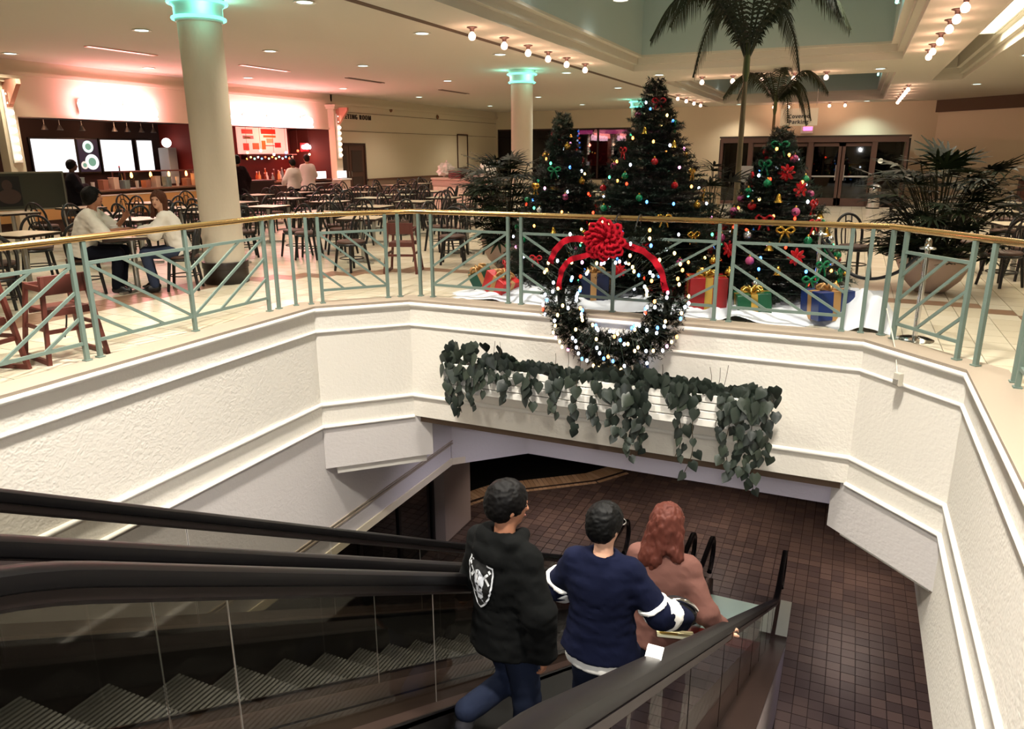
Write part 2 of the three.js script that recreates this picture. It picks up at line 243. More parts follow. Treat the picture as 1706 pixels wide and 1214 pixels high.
// ---- lamps of the upper hall
function spot(x, y, z, color, cd, angle, pen = 0.5, size = 3, tx = x, ty = y - 1, tz = z) {
  const l = new THREE.SpotLight(color, cd, 0, angle, pen, 2); l.position.set(x, y, z); l.target.position.set(tx, ty, tz); l.castShadow = true; l.shadow.radius = size; l.name = 'lamp_light'; scene.add(l); scene.add(l.target); l.target.name = 'lamp_aim'; return l;
}
function point(x, y, z, color, cd, size = 2) { const l = new THREE.PointLight(color, cd, 0, 2); l.position.set(x, y, z); l.castShadow = true; l.shadow.radius = size; l.name = 'lamp_light'; scene.add(l); return l; }
function area(x, y, z, w, h, color, k, look) { const l = new THREE.RectAreaLight(color, k, w, h); l.position.set(x, y, z); l.lookAt(...look); l.name = 'lamp_light'; scene.add(l); return l; }
const WARM = 0xffefd6, COOL = 0xfff7ea;
{ // recessed downlights over the food court and in the bridge beams
  const ringG = lathe([[0.105, 0], [0.15, -0.006], [0.155, -0.012], [0.15, -0.016], [0.11, -0.012], [0.105, 0]], 24);
  const discW = glow(0xfff0cc, 5), discC = glow(0xd9fff0, 5);
  const root = thing('downlight', 'round recessed downlight in the food court ceiling', 'ceiling light', [0, YC, 0], 0, 'recessed ceiling downlights over the food court');
  part('rim', ringG, MAT.trimWhite, root);
  const disc = part('lens', new THREE.CylinderGeometry(0.106, 0.106, 0.006, 24).translate(0, -0.006, 0), discW, root);
  const at = [[-11.1, -9.75, 1], [-7.1, -8.98, 0], [-11, -12.72, 0], [-16.0, -10.74, 0], [-7.07, -12.04, 0], [-10.85, -15.7, 1], [-15.3, -16.73, 0], [-15.7, -13.85, 0], [-7.06, -15.2, 0], [-7.08, -19.3, 1], [-7.2, -24.4, 0], [-10.9, -19.9, 0], [-14.9, -25, 0], [-15.1, -20.7, 0], [-11, -27, 0], [-14.9, -31, 0], [-11, -32, 0], [-7.2, -31, 0], [-11.1, -6.2, 0], [-15.8, -6.5, 0], [-7.1, -5.5, 0], [-5.05, -20.9, 0], [0.28, -21.8, 0], [-4.9, -35, 0], [0.1, -35.1, 1], [3.1, -20.2, 0], [4.5, -13, 0], [3.1, -28, 0]];
  const lab = { 1: 'downlight at the top edge of the picture nearest the thick white column', 0: 'pale greenish downlight over the seats left of the thick white column', 21: 'downlight in the beam just above the tallest Christmas tree', 22: 'downlight in the cross beam right of the tall palm', 25: 'downlight in the ceiling at the far right edge of the picture', 3: 'downlight at the far left edge of the picture near the first restaurant' };
  at.forEach(([x, z, c], i) => {
    const o = i ? dup(root, [x, YC, z]) : root; if (!i) root.position.set(x, YC, z); { const row = at.filter((q) => Math.abs(q[0] - x) < 1.6 && q[0] < -6).sort((a, b) => b[1] - a[1]), k = row.indexOf(at[i]); o.userData.label = 'round ceiling downlight, ' + ORD[Math.max(0, k)] + ' from the viewer in the row ' + (x > -9 ? 'beside the dark ceiling seam' : x > -13 ? 'over the middle of the seats' : 'nearest the food counters'); if (x > -6) o.userData.label = x > 2 ? ORD[[4.5, 3.1].indexOf(x) + 1] + ' small ceiling downlight at the right beyond the bulbs' : (x < -2 ? 'left' : 'right') + ' downlight in the far beam above the entrance'; }
    if (lab[i]) o.userData.label = lab[i];
    if (c) o.children[1].material = discC;
    spot(x, YC - 0.03, z, c ? 0xe2fff0 : WARM, LIGHT.down, 1.15, 0.7, 10);
  });
}
{ // cylinder pendants in the skylight wells
  const root = thing('pendant_lamp', 'white cylinder lamp hanging in the skylight well', 'pendant lamp', [0, 0, 0], 0, 'white cylinder lamps hanging in the skylight wells');
  part('shade', lathe([[0.0, 0.62], [0.15, 0.62], [0.16, 0.6], [0.16, 0.02], [0.15, 0.0], [0.145, 0.02], [0.145, 0.06], [0, 0.06]], 28), MAT.trimWhite, root);
  part('lens', new THREE.CylinderGeometry(0.143, 0.143, 0.006, 24).translate(0, 0.045, 0), glow(0xeafff8, 6), root);
  part('stem', rod([0, 0.6, 0], [0, 1.6, 0], 0.018), MAT.trimWhite, root);
  let n = 0; const y = 4.62;
  for (const [x, z] of [[-4.5, -1.5], [-4.5, -5], [-4.5, -8.6], [-4.5, -12.1], [-4.55, -15.4], [-0.2, -1.5], [-0.2, -5], [-0.2, -8.6], [-0.2, -12.1], [-0.2, -16.4], [-4.5, -26], [-0.2, -26], [-4.5, -31], [-0.2, -31]]) {
    const o = n++ ? dup(root, [x, y, z]) : root; if (n === 1) root.position.set(x, y, z);
    o.userData.label = 'white cylinder lamp, ' + ORD[(n - 1) % 5] + (n > 10 ? ' of the far skylight well' : n > 5 ? ' of the right row in the near skylight' : ' of the left row in the near skylight');
    if (n === 4) o.userData.label = 'white cylinder lamp hanging in the near skylight well left of the tall palm';
    if (n === 10) o.userData.label = 'white cylinder lamp hanging at the top edge right of the tall palm';
    spot(x, y + 0.03, z, COOL, LIGHT.pendant * (z < -20 ? 0.5 : z < -11 ? 0.38 : z < -7 ? 0.65 : 3.3), 0.95, 0.6, 12);
  }
}
{ // bare bulbs on cup sockets along the beams
  const root = thing('globe_bulb', 'bare globe bulb on a dark cup socket under the beam', 'light bulb', [0, 0, 0], 0, 'bare globe bulbs along the skylight beams');
  part('socket', lathe([[0, 0], [0.085, 0], [0.09, -0.012], [0.04, -0.03], [0.034, -0.075], [0, -0.075]], 20), M(0x5a3d35, 0.4, { metalness: 0.3 }), root);
  part('bulb', lathe([[0.02, -0.07], [0.03, -0.085], [0.055, -0.115], [0.062, -0.145], [0.05, -0.185], [0.025, -0.203], [0, -0.207]], 20), glow(0xffc9b0, 6), root);
  const groups = [
    ['left', [11.83, 13.1, 14.2, 15.25, 16.35, 17.6].map((z) => [-6.0, -z])], ['right', [12.4, 13.4, 14.4, 15.9, 17.4, 18.3].map((z) => [1.1, -z])],
    ['cross', [-4.12, -3.3, -2.55, -1.74, -0.96].map((x) => [x, -22])], ['far left', [28.2, 29.7, 31.2, 32.6].map((z) => [-6.1, -z])],
    ['far right', [27.4, 28.7, 30, 31.4, 32.8, 34.2].map((z) => [1.2, -z])], ['far', [-3.5, -2.9, -1.3, -0.7].map((x) => [x, -35.3])],
  ];
  const words = { left: 'pink-white globe bulb in the row left of the near skylight', right: 'globe bulb in the row right of the tall palm', cross: 'globe bulb on the cross beam behind the tall palm crown', 'far left': 'small globe bulb right of the tallest Christmas tree top', 'far right': 'globe bulb in the far row right of the second skylight', far: 'tiny globe bulb in the farthest row above the entrance doors' };
  let n = 0;
  for (const [k, list] of groups) for (const [bi, [x, z]] of list.entries()) {
    const o = n++ ? dup(root, [x, YC, z]) : root; if (n === 1) root.position.set(x, YC, z);
    o.userData.label = ORD[bi] + (k === 'cross' || k === 'far' ? ' from the left, ' : ' from the viewer, ') + words[k]; o.userData.group = 'globe bulbs, ' + k + ' row';
    point(x, YC - 0.14, z, 0xffc4a4, LIGHT.bulb, 4);
  }
}
{ // luminous ceiling panels in the trough at the right
  const m = glow(0xfff4d6, 2.6);
  [[-13.2, -18.9], [-7.4, -12.8]].forEach(([z1, z0], i) => {
    const t = thing('fluorescent_light', i ? 'bright fluorescent ceiling panel cut by the top edge of the picture' : 'long bright fluorescent ceiling panel in the trough right of the bulbs', 'ceiling light', [2.08, YC + 0.34, (z0 + z1) / 2]);
    part('diffuser', box(0.36, 0.02, Math.abs(z1 - z0)), m, t); part('frame', [box(0.05, 0.06, Math.abs(z1 - z0) + 0.1, -0.205, 0, 0), box(0.05, 0.06, Math.abs(z1 - z0) + 0.1, 0.205, 0, 0), box(0.36, 0.06, 0.05, 0, 0, Math.abs(z1 - z0) / 2 + 0.025), box(0.36, 0.06, 0.05, 0, 0, -Math.abs(z1 - z0) / 2 - 0.025)], MAT.trimWhite, t);
    area(2.08, YC + 0.3, (z0 + z1) / 2, 0.36, Math.abs(z1 - z0), 0xfff2d4, LIGHT.strip, [2.08, 0, (z0 + z1) / 2]);
  });
}
{ // slim teal neon tubes on the right well wall
  const m = glow(0xa8fff0, 3);
  [[0.33, -13.2, -15.6, 'vertical-looking pale teal light tube on the right wall of the near skylight'], [0.33, -27.5, -29.5, 'pale teal light tube in the far skylight at the right']].forEach(([x, z0, z1, l]) => {
    const t = thing('neon_tube', l, 'light tube', [x, YC + 0.5, (z0 + z1) / 2]);
    part('glass_tube', rod([0, 0, (z0 - z1) / 2], [0, 0, (z1 - z0) / 2], 0.03, 0.03, 10), m, t); for (const e of [-1, 1]) part('clip', box(0.05, 0.03, 0.03, 0.03, 0, e * ((z0 - z1) / 2 + 0.1)), MAT.trimWhite, t);
  });
}
{ // lower level: ceiling cans
  const root = thing('lower_downlight', 'round recessed downlight of the lower level', 'ceiling light', [0, YS, 0], 0, 'recessed downlights of the lower level');
  part('rim', lathe([[0.09, 0], [0.13, -0.01], [0.12, -0.016], [0.09, -0.01]], 20), MAT.trimWhite, root); part('lens', new THREE.CylinderGeometry(0.09, 0.09, 0.006, 20).translate(0, -0.004, 0), glow(0xffdca0, 4), root);
  [[-2, -14.5], [-5, -13.4], [0.8, -13.5], [3.2, -10], [3.2, -6], [-4.2, -9.5, -1.5], [-2, -9.5, -1.5], [0.3, -9.5, -1.5]].forEach(([x, z, yy = YS], i) => { const q = i ? dup(root, [x, YS, z]) : root; q.position.set(x, yy, z); q.userData.label = ORD[i] + ' of the recessed downlights of the lower level ceiling'; spot(x, yy - 0.03, z, yy > YS ? 0xf4ecff : 0xffe6d6, LIGHT.lower, 1.1, 0.7, 8); });
}
// ---- the photographer's flash, just above and beside the lens
spot(0.12, 1.9, 0.02, 0xffffff, LIGHT.flash, 0.95, 0.6, 3, -2.4, -0.6, -5.4);
{ // slot diffusers in the food court ceiling
  const slot = (x, z0, z1, m, label) => { const t = thing('ceiling_vent', label, 'air vent', [x, YC, (z0 + z1) / 2]), l = Math.abs(z1 - z0); part('slot', box(0.1, 0.012, l, 0, -0.008, 0), m, t); for (const s of [-1, 1]) part('rim', box(0.022, 0.018, l + 0.04, s * 0.062, -0.009, 0, 0.004), m, t); };
  const shiny = M(0xd8a090, 0.15, { metalness: 0.9 }), dark = M(0x6b5a4e, 0.7);
  slot(-13.6, -10.65, -12.2, shiny, 'shiny pinkish slot vent in the ceiling left of the thick column'); slot(-13.25, -14.3, -15.9, shiny, 'shiny pinkish slot vent in the ceiling right of the thick column');
  slot(-12.9, -17.9, -19.6, dark, 'dark slot vent in the ceiling above the meeting room lettering'); slot(-12.6, -22.5, -24.4, dark, 'dark slot vent in the ceiling farther right, toward the far column');
}
// ---- the balustrade round the void: posts, top and bottom bars, slanting bars, brass handrail
{
  const LP = [[XL - 0.27, -0.3], [XL - 0.27, -6.94], [-5.04, ZF - 0.26], [0.37, ZF - 0.26], [XR + 0.27, -6.92], [XR + 0.27, -0.3]];
  const circ = (r, y, n = 14) => Array.from({ length: n }, (_, i) => [r * Math.cos(i * 2 * Math.PI / n), y + r * Math.sin(i * 2 * Math.PI / n)]);
  const hr = thing('balustrade', 'grey-green metal balustrade with slanting bars and a brass handrail round the void', 'railing');
  part('handrail', sweep(LP, circ(0.03, 1.075), false, 0.9), MAT.brass, hr);
  const hy = 1.05, yT = 0.86, yB = 0.17;
  const post = (parent, x, z, ux, uz) => { part('post', [box(0.038, hy, 0.038, 0, hy / 2, 0, 0.004).rotateY(Math.atan2(ux, uz)).translate(x, 0, z), box(0.062, 0.012, 0.062, 0, 0.018, 0).rotateY(Math.atan2(ux, uz)).translate(x, 0, z)], MAT.postGreen, parent); };
  // a run: origin, unit direction, list of bays [from, to, slant] and loose posts
  const run = (ox, oz, dx, dz, bays, posts, label) => {
    const at = (s, y) => [ox + dx * s, y, oz + dz * s];
    bays.forEach(([a, b, kind, lab]) => {
      const t = new THREE.Group(), H = yT - yB; t.name = 'panel'; hr.add(t);
      const halves = kind === 'V' ? [[a, (a + b) / 2, '\\'], [(a + b) / 2, b, '/']] : [[a, b, kind]];
      for (const s of new Set(halves.flatMap(([p, q]) => [p, q]))) post(t, ox + dx * s, oz + dz * s, dx, dz);
      part('top_bar', bar(at(a, yT), at(b, yT), 0.02, 0.03), MAT.postGreen, t); part('bottom_bar', bar(at(a, yB), at(b, yB), 0.02, 0.03), MAT.postGreen, t);
      for (const [p, q, k] of halves) for (const sh of [-2, -1, 0, 1, 2]) { // five parallel bars, the middle one corner to corner
        const w = q - p; let u0 = sh / 3, u1 = 1 + sh / 3, v0 = 1, v1 = 0; // falls from top to bottom
        if (u0 < 0) { v0 = 1 + u0; u0 = 0; } if (u1 > 1) { v1 = u1 - 1; u1 = 1; }
        const f = (u) => p + w * (k === '\\' ? u : 1 - u);
        part('slant_bar', bar(at(f(u0), yB + H * v0), at(f(u1), yB + H * v1), 0.018, 0.026), MAT.postGreen, t);
      }
    });
    posts.forEach(([s]) => post(hr, ox + dx * s, oz + dz * s, dx, dz));
  };
  const zL = XL - 0.27;
  run(zL, 0, 0, -1, [[2.08, 4.27, 'V'], [4.4, 6.6, 'V'], [0.3, 1.95, 'V']], [[6.76]], '');
  const c = Math.SQRT1_2;
  run(-6.04, -6.94, 0.655, -0.756, [[0.4, 1.22, '\\']], [[0.08], [0.26], [1.38]], '');
  run(0, ZF - 0.26, 1, 0, [[-4.74, -3.69, '/'], [-3.52, -1.24, 'V'], [-1.08, 0.04, '\\']], [[-4.92], [0.22]], '');
  run(0.37, ZF - 0.26, 0.617, 0.787, [[0.22, 1.0, '/']], [[0.05], [1.2]], '');
  run(XR + 0.27, 0, 0, -1, [[4.4, 6.6, 'V'], [2.08, 4.27, 'V'], [0.3, 1.95, 'V']], [[6.76]], '');
}
// ---- two escalators going down to the lower level
const TAN = Math.tan(30 * R), EA = 1.37, ZTOP = (0.95 - EA) / TAN, YLF = YL, ZBOT = (YLF + 0.95 - EA) / TAN; // handrail line y = EA + TAN z
const nose = (z) => EA - 0.95 + TAN * z;
const escPath = (up, z0 = ZTOP + 0.55, z1 = ZBOT - 1.5, cap = 0) => { // a line parallel to the handrail, "up" above the nose line, eased at both bends
  const out = [[z0, up]], n = 8;
  for (let i = 0; i <= n; i++) { const t = i / n, e = 0.35; const z = ZTOP + e - 2 * e * t; const y = up - TAN * 2 * e * t * t / 2; out.push([z, y]); }
  for (let i = 0; i <= n; i++) { const t = i / n, e = 0.35; const z = ZBOT + e - 2 * e * t; const y = YLF + up + TAN * 2 * e * (1 - t) * (1 - t) / 2; out.push([z, y]); }
  out.push([z1, YLF + up]); return out;
};
const glassM = P(0xb7b5ad, 0.03, { transmission: 1, thickness: 0, ior: 1.5 });
const stepM = M(0x5a5a58, 0.55, { metalness: 0.5 }), riserM = M(0x3a3a3a, 0.5, { metalness: 0.5 }), skirtM = M(0x1b1716, 0.3, { metalness: 0.4 }), deckM = M(0x4a3a34, 0.28, { metalness: 0.6 });
function escalator(xl, xr, label, outerRight, outerLeft) {
  const t = thing('escalator', label, 'escalator'), sides = [[xl, -1], [xr, 1]], mid = (xl + xr) / 2;
  const hand = [[-0.042, 0.012], [-0.036, 0.03], [-0.02, 0.04], [0.02, 0.04], [0.036, 0.03], [0.042, 0.012], [0.04, -0.008], [0.028, -0.016], [-0.028, -0.016], [-0.04, -0.008]];
  const guide = [[-0.026, -0.014], [0.026, -0.014], [0.03, -0.045], [0.012, -0.06], [-0.012, -0.06], [-0.03, -0.045]];
  for (const [x, s] of sides) {
    const p = escPath(0.95); const zE = p[p.length - 1][0], r = 0.33;
    for (let i = 1; i <= 12; i++) { const a = i / 12 * Math.PI * 0.97; p.push([zE - r * Math.sin(a), YLF + 0.95 - r + r * Math.cos(a)]); }
    const hrl = part('handrail', rail(p, hand, x), MAT.rubber, t);
    const g = part('handrail_guide', rail(p, guide, x), MAT.bronze, t);
    part('trim_strip', rail(p.slice(0, -8), [[-0.034, -0.02], [-0.03, -0.02], [-0.03, -0.05], [-0.034, -0.05]].map(([a, b]) => [s < 0 ? a : -a, b]), x), M(0x4a403e, 0.4, { metalness: 0.6 }), t);
    // glass panels between handrail guide and deck, with open joints
    const cut = [ZTOP + 0.5]; for (let z = ZTOP - 0.75; z > ZBOT - 0.2; z -= 1.22) cut.push(z); cut.push(ZBOT - 1.5);
    const yAt = (path, z) => { for (let i = 0; i < path.length - 1; i++) if (z <= path[i][0] && z >= path[i + 1][0]) { const k = (path[i][0] - z) / (path[i][0] - path[i + 1][0] || 1); return path[i][1] + (path[i + 1][1] - path[i][1]) * k; } return path[path.length - 1][1]; };
    const top = escPath(0.9), low = escPath(0.2);
    for (let i = 0; i < cut.length - 1; i++) {
      const a = cut[i] - 0.006, b = cut[i + 1] + 0.006, zs = [a, ...top.map((q) => q[0]).filter((z) => z < a - 0.01 && z > b + 0.01), b];
      const out = [...zs.map((z) => [z, yAt(top, z)]), ...zs.slice().reverse().map((z) => [z, yAt(low, z)])];
      if (i === cut.length - 2) { const e = out.findIndex((q) => q[0] === b); out.splice(e + 1, 0, ...[1, 2, 3, 4, 5, 6, 7, 8, 9, 10].map((k) => [b - 0.29 * Math.sin(k / 11 * Math.PI), YLF + 0.9 - 0.31 + 0.31 * Math.cos(k / 11 * Math.PI)])); }
      const sh = new THREE.ShapeGeometry(new THREE.Shape(out.map((q) => new THREE.Vector2(...q)))); // drawn in (z, y)
      part('glass_panel', sh.rotateY(-Math.PI / 2).translate(x, 0, 0), glassM, t);
      if (i) part('glass_joint', bar([x, yAt(low, cut[i]), cut[i]], [x, yAt(top, cut[i]), cut[i]], 0.003, 0.004, V(1, 0, 0)), x > -1 ? MAT.bronze : MAT.steel, t);
    }
    const wOut = s > 0 ? outerRight : outerLeft, dk = (a, b) => [[Math.min(a, b) , 0.0], [Math.max(a, b), 0.0], [Math.max(a, b), 0.022], [Math.min(a, b), 0.022]];
    part('outer_deck', rail(escPath(0.24, ZTOP + 0.55, ZBOT - 1.15), dk(-s * 0.02, s * wOut), x), deckM, t);
    part('inner_deck', rail(escPath(0.24, ZTOP + 0.55, ZBOT - 1.4), dk(-s * 0.02, -s * 0.1), x), deckM, t);
    part('skirt', rail(escPath(0.0, ZTOP + 0.55, ZBOT - 1.4), [[-s * 0.1, -0.3], [-s * 0.1, 0.24], [-s * 0.09, 0.24], [-s * 0.09, -0.3]], x), skirtM, t);
    if (wOut > 0.18) part('end_deck', span(x + s * 0.03, x + s * wOut, YL + 0.255, YL + 0.285, ZBOT - 1.15, ZBOT + 0.25), M(0xa3a797, 0.45, { metalness: 0.3 }), t);
    if (wOut > 0.18) { // side cladding of the truss
      const u = escPath(0.235, ZTOP + 0.5, ZBOT - 1.15), pts = [...u, [ZBOT - 1.15, YL + 0.01], [ZBOT + 1.35, YL + 0.01], [ZTOP - 0.6, nose(ZTOP - 0.6) - 0.95], [ZTOP + 0.3, nose(ZTOP + 0.3) - 1.2]];
      part('side_cladding', poly2(pts, [], 0.02).rotateY(-Math.PI / 2).translate(x + s * (wOut - 0.005), 0, 0), M(0xb9aeb4, 0.7), t);
    }
  }
  for (let k = 0; k < 26; k++) { // steps with ribbed treads
    const z = ZTOP - 0.1 - k * 0.4, y = nose(z) - 0.0; if (y < YLF + 0.03) break;
    const w = xr - xl - 0.22, g = [span(mid - w / 2, mid + w / 2, y - 0.04, y - 0.012, z + 0.0, z + 0.42)];
    for (let i = 0; i < 36; i++) g.push(span(mid - w / 2 + (i + 0.15) * w / 36, mid - w / 2 + (i + 0.7) * w / 36, y - 0.013, y, z, z + 0.42));
    const st = part('step', g, stepM, t);
    part('riser', rail([[z + 0.0, y - 0.03], [z - 0.012, y - 0.1], [z - 0.03, y - 0.17], [z - 0.035, y - 0.25]].map((q) => q), [[-w / 2, 0], [w / 2, 0], [w / 2, 0.012], [-w / 2, 0.012]], mid), riserM, st);
  }
  part('truss_pan', rail(escPath(-0.55, ZTOP + 0.55, ZBOT - 0.4), [[xl - mid + 0.02, -0.03], [xr - mid - 0.02, -0.03], [xr - mid - 0.02, 0], [xl - mid + 0.02, 0]], mid), skirtM, t);
  part('landing_plate', span(xl + 0.1, xr - 0.1, YL + 0.005, YL + 0.03, ZBOT - 1.25, ZBOT - 0.2), M(0xc3dcc4, 0.6), t);
  part('comb_plate', span(xl + 0.1, xr - 0.1, YL + 0.004, YL + 0.024, ZBOT - 0.2, ZBOT + 0.1), M(0x8e2a1c, 0.5), t);
  part('landing_plate', span(xl + 0.1, xr - 0.1, 0.014, 0.03, ZTOP + 0.02, ZTOP + 0.7), MAT.steel, t);
  return t;
}
escalator(-1.63, -0.40, 'escalator on the right with three people riding down it', 0.205, 0.16);
escalator(-3.22, -1.97, 'empty escalator on the left seen through its dark glass side', 0.16, 0.205);
// ---- round columns with neon-ringed capitals
{
  const ringM = glow(0x7fffe6, 2.2), capM = M(0xbfe8dd, 0.4);
  const col = (x, z, label, r = 0.275) => {
    const t = thing('column', label, 'column', [x, 0, z]);
    part('shaft', new THREE.CylinderGeometry(r, r, 3.5, 48, 1).translate(0, 1.75, 0), M(0xcfc4b2, 0.85, { bumpMap: stuccoTex, bumpScale: 0.004 }), t);
    part('base', lathe([[0, 0.004], [r + 0.03, 0.004], [r + 0.03, 0.2], [r + 0.028, 0.2], [r + 0.028, 0.215], [r + 0.04, 0.22], [r + 0.04, 0.3], [r + 0.03, 0.31], [r - 0.01, 0.31]], 40), M(0x2a211d, 0.4), t);
    part('capital', lathe([[r - 0.01, 3.42], [r + 0.02, 3.43], [r + 0.03, 3.5], [r + 0.03, 3.6], [r + 0.06, 3.64], [r + 0.06, 3.755], [r - 0.01, 3.755]], 40), capM, t);
    for (const [y, rr] of [[3.47, r + 0.05], [3.66, r + 0.085]]) part('neon_ring', new THREE.TorusGeometry(rr, 0.02, 8, 48).rotateX(Math.PI / 2).translate(0, y, 0), ringM, t);
    for (const a of [0.6, 2.7, 4.8]) point(x + Math.cos(a) * (r + 0.16), 3.58, z + Math.sin(a) * (r + 0.16), 0x8cffe4, LIGHT.ring * 0.08, 6);
  };
  col(-8.08, -8.03, 'thick white round column beside the seated couple');
  col(-7.9, -18.3, 'white round column with a glowing teal ring behind the left Christmas tree');
  col(-8.0, -30, 'far white column with a teal ring, partly hidden by the tallest Christmas tree');
}
// ---- hoop-backed chairs, pedestal tables, wooden high chairs
const seatM = M(0x4d352c, 0.55), chairM = M(0x0f0e0f, 0.38), topM = M(0xcdbfa6, 0.35), edgeM = M(0x2a1712, 0.45);
function makeChair() {
  const t = thing('cafe_chair', 'black hoop-backed chair', 'chair');
  part('seat', lathe([[0, 0.43], [0.2, 0.43], [0.215, 0.44], [0.217, 0.462], [0.2, 0.478], [0.1, 0.484], [0, 0.485]], 24), seatM, t);
  part('seat_ring', lathe([[0.15, 0.4], [0.205, 0.4], [0.215, 0.41], [0.215, 0.435], [0.15, 0.435], [0.15, 0.4]], 24), chairM, t);
  const hoop = []; for (let i = 0; i <= 20; i++) { const a = Math.PI * i / 20; hoop.push([0.2 * Math.cos(a), 0.66 + 0.24 * Math.sin(a), 0.2 + 0.06 * Math.sin(a)]); }
  part('back_hoop', tube([[0.175, 0.42, 0.15], [0.195, 0.55, 0.18], ...hoop, [-0.195, 0.55, 0.18], [-0.175, 0.42, 0.15]], 0.02, 40, 8), chairM, t);
  const inner = []; for (let i = 0; i <= 14; i++) { const a = Math.PI * i / 14; inner.push([0.11 * Math.cos(a), 0.6 + 0.2 * Math.sin(a), 0.2 + 0.045 * Math.sin(a)]); }
  part('inner_hoop', tube([[0.1, 0.44, 0.17], ...inner, [-0.1, 0.44, 0.17]], 0.011, 28, 6), chairM, t);
  for (const x of [-0.045, 0.045]) part('spindle', rod([x, 0.44, 0.18], [x, 0.88, 0.255], 0.009, 0.009, 6), chairM, t);
  for (const [sx, sz] of [[1, 1], [-1, 1], [1, -1], [-1, -1]]) part('leg', rod([sx * 0.145, 0.42, sz * 0.14], [sx * 0.19, 0.004, sz * 0.19], 0.024, 0.019, 8), chairM, t);
  part('stretcher', new THREE.TorusGeometry(0.185, 0.009, 6, 24).rotateX(Math.PI / 2).translate(0, 0.2, 0), chairM, t);
  return t;
}
function makeTable() {
  const t = thing('pedestal_table', 'square pedestal table', 'table'), w = 0.66;
  part('tabletop', box(w, 0.022, w, 0, 0.738, 0, 0.01), topM, t); part('edge_band', [box(w + 0.02, 0.034, 0.014, 0, 0.727, w / 2), box(w + 0.02, 0.034, 0.014, 0, 0.727, -w / 2), box(0.014, 0.034, w, w / 2, 0.727, 0), box(0.014, 0.034, w, -w / 2, 0.727, 0)], edgeM, t);
  part('pedestal', rod([0, 0.03, 0], [0, 0.72, 0], 0.036, 0.036, 14), MAT.black, t);
  for (let k = 0; k < 4; k++) part('foot', bar([0, 0.035, 0], [0.3 * Math.cos(k * Math.PI / 2 + 0.785), 0.02, 0.3 * Math.sin(k * Math.PI / 2 + 0.785)], 0.06, 0.03), MAT.black, t);
  return t;
}
const chair0 = makeChair(), table0 = makeTable();
let chairN = 0, tableN = 0;
const putChair = (x, z, a, label, group) => { const o = chairN++ ? dup(chair0, [x, 0, z], a) : chair0; o.position.set(x, 0, z); o.rotation.y = a; o.userData = { label, category: 'chair' }; if (group) o.userData.group = group; return o; };
const putTable = (x, z, a, label, group) => { const o = tableN++ ? dup(table0, [x, 0, z], a) : table0; o.position.set(x, 0, z); o.rotation.y = a; o.userData = { label, category: 'table' }; if (group) o.userData.group = group; return o; };
// the couple's corner and the seats right behind the balustrade
const ct = putTable(-8.62, -6.98, -0.66, 'table with a steel pedestal between the seated man and woman'); ct.children.forEach((c) => { if (c.name === 'pedestal' || c.name === 'foot') c.material = MAT.steel; });
putChair(-9.1, -6.62, -2.2 + Math.PI * 2, 'black hoop-backed chair under the seated man in white');
putChair(-8.16, -7.36, 0.92, 'black hoop-backed chair under the seated long-haired woman');
putTable(-7.45, -10.5, 0.3, 'table behind the balustrade corner nearest the pair of corner posts');
putChair(-7.05, -9.62, 0.25, 'black hoop-backed chair standing alone in front of the corner railing panel, seat to the viewer');
putChair(-8.55, -10.45, 1.2, 'black hoop-backed chair second from the white column, seen through the corner posts');
putChair(-9.75, -10.2, 2.3, 'black hoop-backed chair just right of the white column, lit red');
putChair(-5.95, -10.9, -0.4, 'black chair between the wooden high chair and the left potted palm');
putTable(-9.3, -9.4, 0.2, 'table just behind the thick white column');
putTable(-10.25, -6.6, 0.15, 'table at the left edge of the picture just above the brass handrail');
putChair(-9.75, -5.9, 2.4, 'black hoop-backed chair behind the seated man, back against the handrail');
putChair(-8.75, -5.25, 1.9, 'black hoop-backed chair behind the handrail directly left of the seated man');
putChair(-9.7, -4.75, -0.6, 'black hoop-backed chair behind the handrail above the wooden high chairs');
putChair(-8.3, -4.3, 2.9, 'black hoop-backed chair nearest the balustrade at the left edge');
putTable(-8.95, -4.55, 0.3, 'table right behind the handrail at the left edge, above the high chairs');
putChair(-10.9, -7.2, -0.8, 'black hoop-backed chair at the left table above the handrail');
putChair(-10.75, -5.95, 3.6, 'black hoop-backed chair at the far left edge of the picture');
